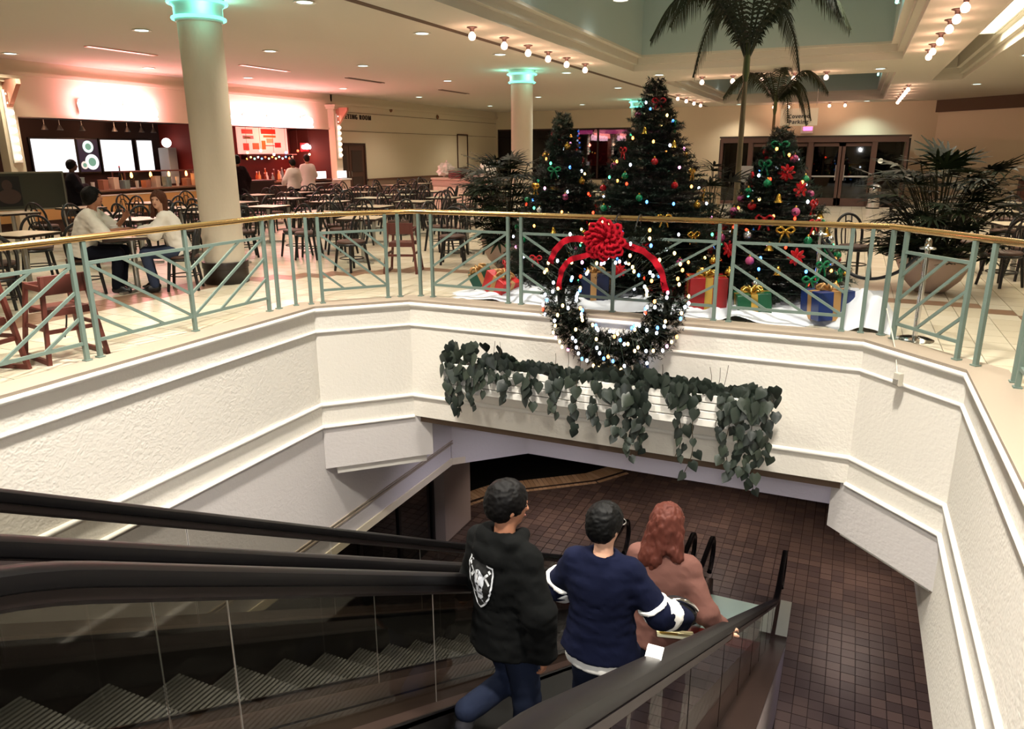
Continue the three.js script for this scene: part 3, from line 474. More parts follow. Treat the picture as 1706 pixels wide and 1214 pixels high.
{ // the rows of tables in front of the counters
  const rnd = rng(77), rows = [[-6.4, 'front row'], [-8.9, 'second row by the columns'], [-10.75, 'middle row'], [-12.4, 'fourth row'], [-14.2, 'back row by the counters']];
  rows.forEach(([x0, words], ri) => { let tn = 0;
    for (let z = ri ? -8.9 - (ri % 2) * 0.7 : -12.2; z > -26.5; z -= 1.62) {
      const x = x0 + (rnd() - 0.5) * 0.35, zz = z + (rnd() - 0.5) * 0.3;
      if (Math.hypot(x + 7.9, zz + 18.3) < 1 || Math.hypot(x + 8.1, zz + 8) < 1.4 || (x > -10 && zz > -10.9) || (ri === 0 && (zz < -17.3 && zz > -19.2)) || (x < -12 && zz > -6) || (zz < -20 && zz > -23.4 && x > -13.4 && x < -9.6)) continue;
      const a = (rnd() - 0.5) * 0.3, nth = ORD[tn++]; putTable(x, zz, a, nth + ' cream-topped table from the viewer in the ' + words, 'tables, ' + words);
      for (const [dx, dz, ry, side] of [[0.58, 0, Math.PI / 2, 'right'], [-0.58, 0, -Math.PI / 2, 'left'], [0, 0.56, 0, 'near'], [0, -0.56, Math.PI, 'far']]) { if (rnd() < 0.28) continue; const c = Math.cos(a), s = Math.sin(a), px = x + dx * c + dz * s, pz = zz - dx * s + dz * c; if (Math.hypot(px + 7.9, pz + 18.3) < 0.6) continue; putChair(px, pz, ry + a + (rnd() - 0.5) * 0.5, 'black chair on the ' + side + ' side of the ' + nth + ' table, ' + words, 'chairs, ' + words); }
    }
  });
  const right = 'seats behind the right potted palm';
  for (const [ti, [x, z]] of [[2.3, -13.2], [3.6, -14.4], [2.4, -15.9], [4.2, -17.2], [2.9, -18.6], [4.9, -15.2]].entries()) { putTable(x, z, 0.2, ORD[ti] + ' cream-topped table of the ' + right, 'tables, ' + right); for (const [dx, dz, ry, side] of [[0.58, 0.1, Math.PI / 2, 'right'], [-0.58, 0, -Math.PI / 2, 'left'], [0.05, 0.56, 0, 'near']]) putChair(x + dx, z + dz, ry + (rnd() - 0.5) * 0.5, 'black chair, ' + side + ' side of the ' + ORD[ti] + ' table, ' + right, 'chairs, ' + right); }
  putChair(1.95, -11.9, 0.9, 'black chair right of the potted palm seen through the last posts'); putChair(0.1, -11.9, -0.5, 'black chair left of the right potted palm behind the rope');
}
function highChair(x, z, a, label) { // wooden restaurant high chair
  const t = thing('high_chair', label, 'high chair', [x, 0, z], a), m = MAT.wood;
  const legs = [[0.2, 0.2], [-0.2, 0.2], [0.2, -0.2], [-0.2, -0.2]];
  for (const [lx, lz] of legs) part('leg', bar([lx * 1.25, 0.0, lz * 1.25], [lx * 0.86, lz > 0 ? 0.76 : 0.68, lz * 0.86], 0.04, 0.032, V(1, 0, 0)), m, t);
  part('back_slab', box(0.4, 0.17, 0.022, 0, 0.68, 0.175, 0.006), m, t); part('front_rail', box(0.38, 0.04, 0.024, 0, 0.66, -0.18, 0.006), m, t);
  for (const s of [-1, 1]) { part('arm_rail', box(0.024, 0.05, 0.36, s * 0.18, 0.65, 0, 0.006), m, t); part('side_rail', box(0.022, 0.035, 0.4, s * 0.21, 0.3, 0, 0.005), m, t); part('runner', box(0.035, 0.04, 0.52, s * 0.245, 0.021, 0, 0.005), m, t); }
  part('seat', box(0.36, 0.022, 0.34, 0, 0.46, 0.01, 0.006), m, t); part('seat_rail', [box(0.36, 0.05, 0.02, 0, 0.43, -0.175), box(0.36, 0.05, 0.02, 0, 0.43, 0.175)], m, t);
  part('crossbar', box(0.42, 0.035, 0.022, 0, 0.28, 0.21), m, t); part('strap', tube([[0.06, 0.47, 0], [0.1, 0.42, -0.1], [0.12, 0.25, -0.2], [0.1, 0.12, -0.23]], 0.008, 12, 5), MAT.black, t);
  return t;
}
highChair(-6.42, -4.35, 1.35, 'right one of the two brown wooden high chairs behind the railing at the left edge');
highChair(-6.5, -3.62, 1.75, 'brown wooden high chair cut by the left edge of the picture');
highChair(-6.25, -9.85, 0.35, 'brown wooden high chair standing among the black chairs left of the gifts');
// ---- Christmas trees: branches of fine needles, light strings, ornaments
function needleGeo(list, colorOf, seed) { // list of [base, dir, length, spread, count]; every needle one thin triangle
  const rnd = rng(seed), pos = [], col = [], nor = [], q = V(0, 0, 0), s = V(0, 0, 0), c = new THREE.Color();
  for (const [b, d, len, ndl, count, tone] of list) {
    const d0 = V(...d).normalize(), side = V(d0.z, 0.02, -d0.x).normalize(), up = d0.clone().cross(side);
    for (let i = 0; i < count; i++) {
      const t = rnd(), a = rnd() * Math.PI * 2, out = side.clone().multiplyScalar(Math.cos(a)).addScaledVector(up, Math.sin(a)), tip = d0.clone().multiplyScalar(0.75).add(out).normalize();
      const p = V(...b).addScaledVector(d0, len * t), L = ndl * (0.7 + 0.6 * rnd()); s.copy(tip).cross(q.set(rnd() - 0.5, rnd() - 0.5, rnd() - 0.5)).normalize().multiplyScalar(ndl * 0.085);
      pos.push(p.x - s.x, p.y - s.y, p.z - s.z, p.x + s.x, p.y + s.y, p.z + s.z, p.x + tip.x * L, p.y + tip.y * L, p.z + tip.z * L);
      const n = tip.clone().cross(s).normalize(); for (let k = 0; k < 3; k++) { nor.push(n.x, n.y, n.z); colorOf(c, tone, rnd); col.push(c.r, c.g, c.b); }
    }
  }
  const g = new THREE.BufferGeometry(); g.setAttribute('position', new THREE.Float32BufferAttribute(pos, 3)); g.setAttribute('normal', new THREE.Float32BufferAttribute(nor, 3)); g.setAttribute('color', new THREE.Float32BufferAttribute(col, 3)); return g;
}
const needleM = M(0xffffff, 0.75, { vertexColors: true });
const firTone = (c, tone, rnd) => { const f = tone > 0.7; c.setHSL(f ? 0.16 : 0.33 + 0.05 * rnd(), f ? 0.08 : 0.2, f ? 0.4 + 0.18 * rnd() : 0.2 + 0.19 * rnd()); };
const bulbG = new THREE.SphereGeometry(0.0155, 10, 8).scale(1, 1.35, 1);
const bulbMs = { warm: glow(0xffa04a, 9), white: glow(0xdfe9ff, 8), blue: glow(0x4a8cff, 8), red: glow(0xff3a20, 6), gold: glow(0xffd080, 9), pink: glow(0xff9ad0, 7), green: glow(0x5dffb0, 4) };
const ballG = lathe([[0, -0.042], [0.016, -0.039], [0.031, -0.029], [0.041, -0.012], [0.042, 0.004], [0.036, 0.022], [0.022, 0.037], [0.01, 0.042], [0.009, 0.052], [0, 0.053]], 18);
const capG = lathe([[0, 0.063], [0.004, 0.06], [0.011, 0.052], [0.011, 0.041], [0.009, 0.04]], 10);
const bowG = (() => { const L = []; for (const s of [-1, 1]) { L.push(tube([[0, 0, 0.01], [s * 0.05, 0.035, 0.02], [s * 0.085, 0.01, 0.015], [s * 0.05, -0.02, 0.018], [0, 0, 0.012]], 0.012, 18, 6)); L.push(tube([[0, 0, 0.01], [s * 0.03, -0.05, 0.015], [s * 0.05, -0.11, 0.01]], 0.011, 8, 6)); } L.push(ellip(0.018, 0.018, 0.016, 0, 0, 0.015)); return mg(L); })();
const bellG = lathe([[0, 0.05], [0.012, 0.045], [0.02, 0.02], [0.028, -0.01], [0.045, -0.035], [0.042, -0.036], [0.024, -0.01], [0, 0.03]], 18);
const flowerG = (() => { const L = []; for (let k = 0; k < 8; k++) { const a = k * Math.PI / 4; L.push(ellip(0.045, 0.02, 0.008, 0.045, 0, 0.008 + 0.012 * (k % 2), 8, 6).rotateZ(a)); } L.push(ellip(0.014, 0.014, 0.014, 0, 0, 0.025, 8, 6)); return mg(L); })();
const ornM = { red: M(0xb0141c, 0.18), gold: M(0xd0a040, 0.2, { metalness: 0.8 }), silver: M(0xcfd3d8, 0.15, { metalness: 0.9 }), green: M(0x0f7a4a, 0.2), pink: M(0xb34a78, 0.25), white: M(0xe8e2d8, 0.5) };
function christmasTree(x, z, h, r0, seed, word) {
  const rnd = rng(seed), t = thing('christmas_tree', word[0], 'Christmas tree', [x, 0, z]);
  const twigs = [], wood = [rod([0, 0, 0], [0, h * 0.97, 0], 0.045, 0.008, 8)], y0 = 0.18;
  const rad = (y) => r0 * Math.pow(Math.max(0, 1 - (y - y0) / (h - y0)), 1.0) + 0.015;
  let ang = 0;
  for (let y = y0; y < h - 0.02; y += 0.052 - 0.012 * (y / h)) {
    const R0 = rad(y), n = Math.max(3, Math.round(4 + R0 * 11));
    for (let k = 0; k < n; k++) {
      ang += 2.399 + rnd() * 0.5; const L = R0 * (0.8 + 0.34 * rnd()), tone = rnd(), ca = Math.cos(ang), sa = Math.sin(ang), up = 0.16 + 0.45 * (y / h), yy = y + rnd() * 0.04;
      const a = [ca * 0.03, yy, sa * 0.03], e = [ca * L, yy + L * (up - 0.28), sa * L]; wood.push(rod(a, e, 0.007, 0.003, 4));
      const dir = [e[0] - a[0], e[1] - a[1], e[2] - a[2]]; twigs.push([[a[0] + dir[0] * 0.35, a[1] + dir[1] * 0.35, a[2] + dir[2] * 0.35], dir, L * 0.68, 0.046, Math.round(L * 110), tone]);
      const m = Math.round(2 + L * 9); for (let i = 0; i < m; i++) { const f = 0.35 + 0.62 * i / m, s = i % 2 ? 1 : -1, l = 0.07 + (1 - f) * L * 0.45; twigs.push([[a[0] + dir[0] * f, a[1] + dir[1] * f, a[2] + dir[2] * f], [ca * 0.7 - s * sa * 0.75, 0.1 + 0.25 * (rnd() - 0.4), sa * 0.7 + s * ca * 0.75], l, 0.044, Math.round(12 + l * 140), tone + (rnd() - 0.5) * 0.3]); }
    }
  }
  twigs.push([[0, h - 0.14, 0], [0, 1, 0], 0.14, 0.04, 60, 0.3]);
  part('trunk', mg(wood), M(0x3a2a20, 0.9), t); part('foliage', needleGeo(twigs, firTone, seed + 1), needleM, t);
  part('stand', lathe([[0, 0], [0.2, 0.0], [0.2, 0.03], [0.08, 0.06], [0.07, 0.16], [0, 0.16]], 20), M(0x18301f, 0.5), t);
  // string of lights
  const st = thing('light_string', word[1], 'string lights', [x, 0, z]), kinds = ['warm', 'white', 'white', 'blue', 'gold', 'warm', 'red', 'pink', 'green', 'blue'], pts = [], n = word[3];
  for (let i = 0; i < n; i++) { const f = Math.pow(i / n, 0.72), y = y0 + 0.1 + (h - y0 - 0.22) * (1 - Math.pow(1 - i / n, 0.62)), a = i * 2.399 * 0.37 + rnd() * 0.7, q = rad(y) * (0.94 + 0.1 * rnd()); const p = [q * Math.cos(a), y - q * 0.08 + 0.02, q * Math.sin(a)]; pts.push(p); part('light_bulb', bulbG, bulbMs[kinds[Math.floor(rnd() * 10)]], st, p); }
  part('wire', tube(pts.map((p) => [p[0] * 0.93, p[1] - 0.006, p[2] * 0.93]), 0.004, n * 3, 4), M(0x0c2414, 0.6), st);
  // ornaments, mostly on the side seen
  const kindsO = [['ball_ornament', ballG, 'red', 'glossy red ball'], ['bow_ornament', bowG, 'red', 'red ribbon bow'], ['ball_ornament', ballG, 'gold', 'shiny gold ball'], ['bell_ornament', bellG, 'gold', 'gold bell'], ['ball_ornament', ballG, 'silver', 'silver ball'], ['flower_ornament', flowerG, 'red', 'red silk flower'], ['ball_ornament', ballG, 'green', 'green ball'], ['ball_ornament', ballG, 'pink', 'pink ball'], ['bow_ornament', bowG, 'gold', 'gold ribbon bow'], ['bow_ornament', bowG, 'green', 'green ribbon bow']];
  const no = word[4], seen = {}; for (let i = 0; i < no; i++) {
    const y = y0 + 0.12 + (h - y0 - 0.2) * (1 - Math.pow(1 - (i + 0.5) / no, 0.6)), a = Math.PI * (0.5 + ((i * 0.618) % 1 - 0.5) * 1.5) + 0.2, q = rad(y) * 1.02, k = kindsO[Math.floor(rnd() * kindsO.length)];
    const nk = ORD[seen[k[3]] = (seen[k[3]] ?? -1) + 1], big = word[5] ? 1.15 : 1.0, lab = nk + ' ' + k[3] + ' from the bottom on the ' + word[2], o = thing(k[0], lab, 'ornament', [x + q * Math.cos(a), y - 0.02, z + q * Math.sin(a)], Math.PI / 2 - a, k[3] + 's on the ' + word[2]); o.scale.setScalar(big);
    part(k[0].split('_')[0] + '_body', k[1], ornM[k[2]], o); if (k[1] === ballG) part('cap', capG, MAT.gold, o);
  }
  return t;
}
christmasTree(-3.62, -9.75, 2.26, 0.86, 11, ['dark green Christmas tree on the left, partly hidden by the potted palm leaves', 'coloured lights on the left Christmas tree', 'left Christmas tree', 50, 30]);
christmasTree(-2.36, -9.62, 2.63, 1.14, 23, ['tallest dark green Christmas tree, in the middle behind the wreath', 'coloured lights on the tallest middle Christmas tree', 'tallest middle Christmas tree', 74, 42]);
christmasTree(-0.82, -9.5, 2.04, 0.92, 37, ['shortest dark green Christmas tree, right of the wreath, crowded with ornaments', 'coloured lights on the right Christmas tree', 'right Christmas tree', 66, 60, 1]);
// ---- snow blanket and gifts under the trees
{
  const g = new THREE.PlaneGeometry(5.2, 2.6, 170, 86).rotateX(-Math.PI / 2), p = g.attributes.position;
  const edge = (u, v) => { const d = Math.min(1 - Math.abs(u), (v + 1), (1 - v)) + 0.18 * N3(u * 6, v * 3, 2); return Math.max(0, Math.min(1, d * 5)); };
  for (let i = 0; i < p.count; i++) { const x = p.getX(i), z = p.getZ(i), e = edge(x / 2.6, z / 1.3); p.setY(i, e * (0.085 + 0.07 * N3(x * 2.3, z * 2.3, 0.5) + 0.055 * N3(x * 6, z * 6, 3) + 0.022 * N3(x * 17, z * 17, 6)) + 0.002); }
  const hump = (cx, cz, r, hh) => { for (let i = 0; i < p.count; i++) { const d = Math.hypot(p.getX(i) - cx, p.getZ(i) - cz) / r; if (d < 1) p.setY(i, p.getY(i) + hh * (1 - d * d) ** 2 * (1 + 0.25 * N3(p.getX(i) * 9, p.getZ(i) * 9, 1))); } };
  hump(2.36, 0.95, 0.42, 0.34); hump(-1.9, 1.0, 0.5, 0.06); hump(0.2, 1.0, 0.6, 0.06); hump(1.2, 1.05, 0.4, 0.05);
  const kill = []; const idx = []; const ia = g.index.array; for (let i = 0; i < ia.length; i += 3) if (Math.max(p.getY(ia[i]), p.getY(ia[i + 1]), p.getY(ia[i + 2])) > 0.006) idx.push(ia[i], ia[i + 1], ia[i + 2]); g.setIndex(idx); g.computeVertexNormals();
  solo('snow_blanket', g, MAT.snow, 'fluffy white cotton snow spread on the floor under the Christmas trees', 'snow', [-2.08, 0, -9.47]).userData.kind = 'stuff';
}
function gift(x, y, z, w, h, d, rot, paper, rib, label, bow = true) {
  const t = thing('gift_box', label, 'gift', [x, y, z]); t.rotation.set(...rot);
  part('box', box(w, h, d, 0, h / 2, 0, 0.006), paper, t);
  part('ribbon', [box(w * 0.2, h + 0.006, d + 0.006, 0, h / 2, 0), box(w + 0.006, h + 0.006, d * 0.2, 0, h / 2, 0)], rib, t);
  if (bow) { const L = []; for (let k = 0; k < 7; k++) { const a = k * 0.898; L.push(tube([[0, 0, 0], [Math.cos(a) * 0.07, 0.06, Math.sin(a) * 0.07], [Math.cos(a) * 0.12, 0.02, Math.sin(a) * 0.12], [Math.cos(a) * 0.05, 0.005, Math.sin(a) * 0.05]], 0.014, 10, 5)); } part('bow', mg(L).translate(0, h, 0), rib, t); }
  return t;
}
const paper = (c) => M(c, 0.3), ribG = M(0xb98f5a, 0.35, { metalness: 0.4 }), goldR = M(0xd8b45a, 0.22, { metalness: 0.8 });
gift(-4.28, 0.06, -8.75, 0.3, 0.26, 0.3, [0.1, 0.5, 0.38], paper(0x0b4a35), ribG, 'dark green gift tilted on the snow at the left end of the pile');
gift(-3.98, 0.05, -8.48, 0.36, 0.26, 0.3, [0.0, -0.4, -0.42], paper(0xb51e22), ribG, 'bright red gift with a tan ribbon leaning beside the green one');
gift(-2.75, 0.06, -8.62, 0.36, 0.32, 0.32, [0, 0.2, 0], paper(0x16203c), ribG, 'navy blue gift with a tan ribbon seen through the wreath');
gift(-1.42, 0.06, -8.6, 0.42, 0.36, 0.36, [0, 0.35, 0], paper(0x8e1519), goldR, 'large red gift with a big gold bow right of the wreath');
gift(-0.88, 0.05, -8.48, 0.36, 0.24, 0.32, [0, 0.3, 0.1], paper(0x0f4f33), goldR, 'green gift with a shiny gold bow in front of the right tree');
gift(-0.12, 0.06, -8.52, 0.4, 0.3, 0.38, [-0.06, 0.55, 0.06], paper(0x1a2f66), ribG, 'blue gift with crossed tan ribbons at the right end of the pile');
gift(-1.95, 0.06, -8.75, 0.3, 0.2, 0.3, [0, 0.1, 0], paper(0x8c1a1a), ribG, 'small dark red gift behind the railing inside the wreath', false);
// ---- lit wreath hung on the railing
{
  const cx = -2.25, cy = 0.27, cz = -7.70, Rm = 0.6, rnd = rng(101);
  const t = thing('wreath', 'big round fir wreath with coloured lights hung on the railing above the planter', 'wreath', [cx, cy, cz]);
  const twigs = []; for (let i = 0; i < 1500; i++) { const a = rnd() * Math.PI * 2, b = rnd() * Math.PI * 2, rr = 0.06 + 0.085 * rnd(), q = Rm + rr * Math.cos(b), ca = Math.cos(a), sa = Math.sin(a), s = rnd() < 0.5 ? 1 : -1; twigs.push([[q * ca, q * sa, rr * 0.9 * Math.sin(b)], [ca * Math.cos(b) * 0.9 - sa * 0.8 * s, sa * Math.cos(b) * 0.9 + ca * 0.8 * s, Math.sin(b) * 0.9], 0.1 + 0.05 * rnd(), 0.038, 30, rnd() * 0.6]); }
  part('foliage', needleGeo(twigs, (c, tone, rnd) => c.setHSL(0.12 + 0.2 * rnd(), 0.25, 0.05 + 0.08 * rnd()), 7), needleM, t);
  part('ring_frame', new THREE.TorusGeometry(Rm, 0.045, 8, 48), M(0x1a2016, 0.9), t);
  part('hanger', [tube([[-0.08, 0.66, -0.1], [-0.08, 0.85, -0.38], [-0.08, 0.83, -0.46], [-0.08, 0.75, -0.42]], 0.008, 10, 5), tube([[0.16, 0.62, -0.1], [0.16, 0.85, -0.38], [0.16, 0.83, -0.46], [0.16, 0.75, -0.42]], 0.008, 10, 5)], MAT.black, t);
  const st = thing('light_string', 'dense coloured lights wound round the big wreath', 'string lights', [cx, cy, cz]), kinds = ['white', 'white', 'gold', 'gold', 'warm', 'white', 'gold', 'pink', 'red', 'blue', 'gold', 'white'], pts = [];
  for (let i = 0; i < 160; i++) { const a = i / 160 * Math.PI * 2, b = i * 2.399 * 0.61 + rnd() * 0.6, bb = -0.35 + (((b / Math.PI) % 1) * 1.2) * Math.PI, rr = 0.205 + 0.02 * rnd(), q = Rm + rr * Math.cos(bb); const p = [q * Math.cos(a), q * Math.sin(a), rr * 0.85 * Math.sin(bb) + 0.02]; pts.push(p); if (rnd() < (p[1] > 0.25 ? 0.62 : 1)) part('light_bulb', bulbG, bulbMs[kinds[Math.floor(rnd() * 12)]], st, p); }
  part('wire', tube(pts.map((p) => [p[0] * 0.985, p[1] * 0.985, p[2] - 0.012]), 0.004, 600, 4, true), M(0x0c2414, 0.6), st);
  const bow = thing('bow', 'large ruffled red ribbon bow with long tails at the top of the wreath', 'bow', [-2.3, 0.9, -7.52]), red = cloth(0xa51524, { side: THREE.DoubleSide });
  const L = []; for (let i = 0; i < 42; i++) { const a = i * 2.399, r = 0.03 + 0.125 * Math.sqrt(i / 42), el = 0.085 * (1 - i / 60); L.push(tube([[r * 0.3 * Math.cos(a), r * 0.3 * Math.sin(a), 0], [r * Math.cos(a - 0.22), r * Math.sin(a - 0.22), el], [r * 1.22 * Math.cos(a), r * 1.22 * Math.sin(a), el * 0.9], [r * Math.cos(a + 0.22), r * Math.sin(a + 0.22), el * 0.6], [r * 0.3 * Math.cos(a), r * 0.3 * Math.sin(a), 0]], 0.016, 12, 5)); }
  part('loops', mg(L).scale(1.3, 1.2, 1.1), red, bow);
  const band = (pts, w) => { const c = new THREE.CatmullRomCurve3(pts.map((p) => V(...p))), n = 40, pos = [], idx = []; for (let i = 0; i <= n; i++) { const p = c.getPoint(i / n), d = c.getTangent(i / n), out = V(p.x + 0.05, p.y + 0.63, 0).normalize(), tw = 0.35 * Math.sin(i * 0.5), s = d.clone().cross(V(0, 0, 1)).normalize().multiplyScalar(w * Math.cos(tw)).add(V(0, 0, w * Math.sin(tw))); for (const [k, o] of [[-1, 0], [1, 0], [1, 0.004], [-1, 0.004]]) pos.push(p.x + s.x * k, p.y + s.y * k, p.z + s.z * k + 0.012 * Math.sin(i * 0.9) + o); if (i < n) for (let k = 0; k < 4; k++) { const a = i * 4 + k, b = i * 4 + (k + 1) % 4; idx.push(a, b, b + 4, a, b + 4, a + 4); } } const g = new THREE.BufferGeometry(); g.setAttribute('position', new THREE.Float32BufferAttribute(pos, 3)); g.setIndex(idx); g.computeVertexNormals(); return g; };
  part('ribbon_tail', band([[-0.08, -0.02, 0.03], [-0.25, 0.0, 0.03], [-0.42, -0.02, 0.03], [-0.55, -0.14, 0.02], [-0.62, -0.28, -0.02]], 0.034), red, bow);
  part('ribbon_tail', band([[-0.06, -0.1, 0.03], [-0.2, -0.17, 0.04], [-0.36, -0.22, 0.05], [-0.46, -0.34, 0.04], [-0.5, -0.55, 0.03]], 0.03), red, bow);
  part('ribbon_tail', band([[0.08, 0.03, 0.03], [0.25, -0.05, 0.02], [0.42, -0.1, 0.03], [0.58, -0.25, 0.02], [0.66, -0.5, 0.0]], 0.034), red, bow);
}
// ---- slatted white planter with pothos on the front wall
{
  const t = thing('planter_box', 'long white slatted planter box fixed to the void wall below the wreath', 'planter', [-2.42, -0.66, ZF + 0.16]);
  const w = 3.76, h = 0.36; for (let k = 0; k < 4; k++) part('slat', box(w, h / 4 - 0.01, 0.024, 0, -h / 8 - k * h / 4, 0.13, 0.005), MAT.trimWhite, t);
  part('back_board', box(w, h, 0.02, 0, -h / 2, -0.135), MAT.trimWhite, t); part('bottom_board', box(w, 0.02, 0.26, 0, -h + 0.01, 0), MAT.trimWhite, t);
  for (const s of [-1, 1]) part('end_board', box(0.024, h, 0.28, s * w / 2, -h / 2, 0, 0.004), MAT.trimWhite, t);
  part('soil', box(w - 0.04, 0.03, 0.24, 0, -0.06, 0), M(0x1b120c, 0.95), t);
  const pl = thing('pothos_plant', 'dark green heart-leaved pothos trailing over the white planter', 'plant', [-2.42, -0.66, ZF + 0.16]), rnd = rng(55);
  const leafG = [0.02, -0.015, 0.035].map((curl, v) => { // heart-shaped leaf, tip at -y, hung from its stalk end at 0
    const pos = [], idx = [], prof = [[0, 0.012], [0.25, 0.5], [0.38, 0.62], [0.5, 0.66], [0.62, 0.62], [0.78, 0.45], [0.92, 0.18], [1, 0]]; const hw = (s) => { for (let i = 0; i < prof.length - 1; i++) if (s <= prof[i + 1][0]) { const k = (s - prof[i][0]) / (prof[i + 1][0] - prof[i][0]); return prof[i][1] + (prof[i + 1][1] - prof[i][1]) * k; } return 0; };
    const n = 9; for (let i = 0; i <= n; i++) { const s = i / n, wd = [0.22, 0.4, 0.47, 0.46, 0.42, 0.36, 0.28, 0.19, 0.1, 0][i]; for (const [k, dz] of [[-1, -0.05], [0, 0.03], [1, -0.05]]) pos.push(k * wd, -s + (i === 0 && k ? 0.12 : 0), dz * 2 * Math.min(1, wd * 2.2) + curl * 4 * s * s); } // midrib fold
    for (let i = 0; i < n; i++) for (let k = 0; k < 2; k++) { const a = i * 3 + k; idx.push(a, a + 1, a + 4, a, a + 4, a + 3); }
    const g = new THREE.BufferGeometry(); g.setAttribute('position', new THREE.Float32BufferAttribute(pos, 3)); g.setIndex(idx); g.computeVertexNormals(); return g;
  });
  const lm = [0x1f2822, 0x262f28, 0x19211d, 0x2c352b].map((c) => M(c, 0.42, { side: THREE.DoubleSide })), stems = [], extra = [];
  let n = 0; const put = (p, s, out) => { const o = new THREE.Object3D(); o.position.set(...p); o.rotation.set(-0.25 + out + (rnd() - 0.5) * 0.7, (rnd() - 0.5) * 1.5, (rnd() - 0.5) * 1.1); o.scale.setScalar(s * 1.15); const g = leafG[Math.floor(rnd() * 3)], m = lm[Math.floor(rnd() * 4)]; if (n++ < 298) { const q = part('leaf', g, m, pl); q.position.copy(o.position); q.rotation.copy(o.rotation); q.scale.copy(o.scale); } else { o.updateMatrix(); extra.push(g.clone().applyMatrix4(o.matrix)); } };
  const vines = [[-1.78, 0.42, 9], [-1.66, 0.6, 12], [-1.5, 0.5, 9], [-1.38, 0.3, 6], [-1.05, 0.34, 7], [-0.75, 0.36, 7], [-0.45, 0.44, 8], [-0.18, 0.62, 8], [0.05, 0.5, 7], [0.3, 0.62, 10], [0.42, 0.82, 15], [0.52, 0.6, 12], [0.6, 0.72, 11], [0.98, 0.75, 9], [1.12, 0.95, 7], [1.4, 0.45, 8], [1.5, 0.72, 11], [1.62, 0.85, 14], [1.72, 0.8, 15], [1.82, 0.98, 15], [1.9, 0.6, 8]];
  for (const [x, len, k] of vines) { const pts = [[x - 0.03, -0.04, 0.02], [x, 0.03, 0.14], [x + 0.01, -len * 0.35, 0.17], [x + (rnd() - 0.5) * 0.1, -len * 0.7, 0.165], [x + (rnd() - 0.5) * 0.14, -len, 0.16]], c = new THREE.CatmullRomCurve3(pts.map((p) => V(...p))); stems.push(new THREE.TubeGeometry(c, 14, 0.004, 4)); for (let i = 0; i < k; i++) { const p = c.getPoint(0.25 + 0.75 * (i + 0.4) / k); put([p.x + (rnd() - 0.5) * 0.1, p.y, p.z + 0.02 + rnd() * 0.03], 0.075 + 0.06 * rnd() * (1.4 - i / k), 0.1); } }
  for (let i = 0; i < 210; i++) { const x = -1.92 + 3.86 * (i + rnd()) / 210, hump = 0.14 + 0.06 * Math.sin(x * 3.1) + (x < -1.2 ? 0.05 : 0) + (x > 1.4 ? 0.03 : 0); put([x, hump * rnd() + 0.03, 0.02 + 0.17 * rnd()], 0.095 + 0.055 * rnd(), 0.1 + rnd() * 0.5); }
  for (let i = 0; i < 42; i++) { const x = -1.92 + 3.86 * rnd(); put([x, 0.02 - 0.12 * rnd(), 0.17 + 0.05 * rnd()], 0.1 + 0.05 * rnd(), 0.1); }
  for (let i = 0; i < 14; i++) { const x = -1.8 + 3.6 * rnd(); stems.push(tube([[x, 0, 0.05], [x + 0.03, 0.16, 0.06], [x + 0.05 * rnd(), 0.24 + 0.08 * rnd(), 0.05]], 0.003, 6, 4)); }
  part('vine_stems', mg(stems), M(0x4a3f2a, 0.7), pl); if (extra.length) part('leaf_mass', mg(extra), lm[1], pl).userData.kind = 'stuff';
}
// ---- tall feather palms and potted lady palms
const frondM = P(0x262f17, 0.6, { side: THREE.DoubleSide }), trunkM = M(0x6f6248, 0.85);
function frond(len, rise, droop, seed, leafL) { // rachis in the x-y plane with two rows of hanging leaflets
  const rnd = rng(seed), c = new THREE.CatmullRomCurve3([V(0, 0, 0), V(len * 0.22, rise * 0.6, 0), V(len * 0.52, rise, 0), V(len * 0.8, rise - droop * 0.35, 0), V(len, rise - droop, 0)]), L = [new THREE.TubeGeometry(c, 22, 0.016, 5)], n = 46;
  for (let i = 4; i < n; i++) for (const s of [-1, 1]) {
    const t = i / n, p = c.getPoint(t), d = c.getTangent(t), l = leafL * Math.sin(Math.PI * (0.15 + 0.8 * t)) * (0.85 + 0.3 * rnd()), w = 0.014 + 0.006 * rnd(), sag = 0.55 + 0.5 * t + 0.3 * rnd();
    const q = [0, 0.35, 0.7, 1].map((k) => V(p.x + d.x * l * 0.5 * k, p.y + d.y * l * 0.5 * k - l * sag * k * k * 0.8, s * l * 0.62 * k)), pos = [], idx = [];
    q.forEach((v, j) => { const ww = w * [0.6, 1, 0.8, 0.05][j]; pos.push(v.x - d.x * ww, v.y - d.y * ww, v.z, v.x + d.x * ww, v.y + d.y * ww, v.z); if (j < 3) { const a = j * 2; idx.push(a, a + 1, a + 3, a, a + 3, a + 2); } });
    const g = new THREE.BufferGeometry(); g.setAttribute('position', new THREE.Float32BufferAttribute(pos, 3)); g.setIndex(idx); g.computeVertexNormals(); L.push(g);
  }
  return mg(L);
}
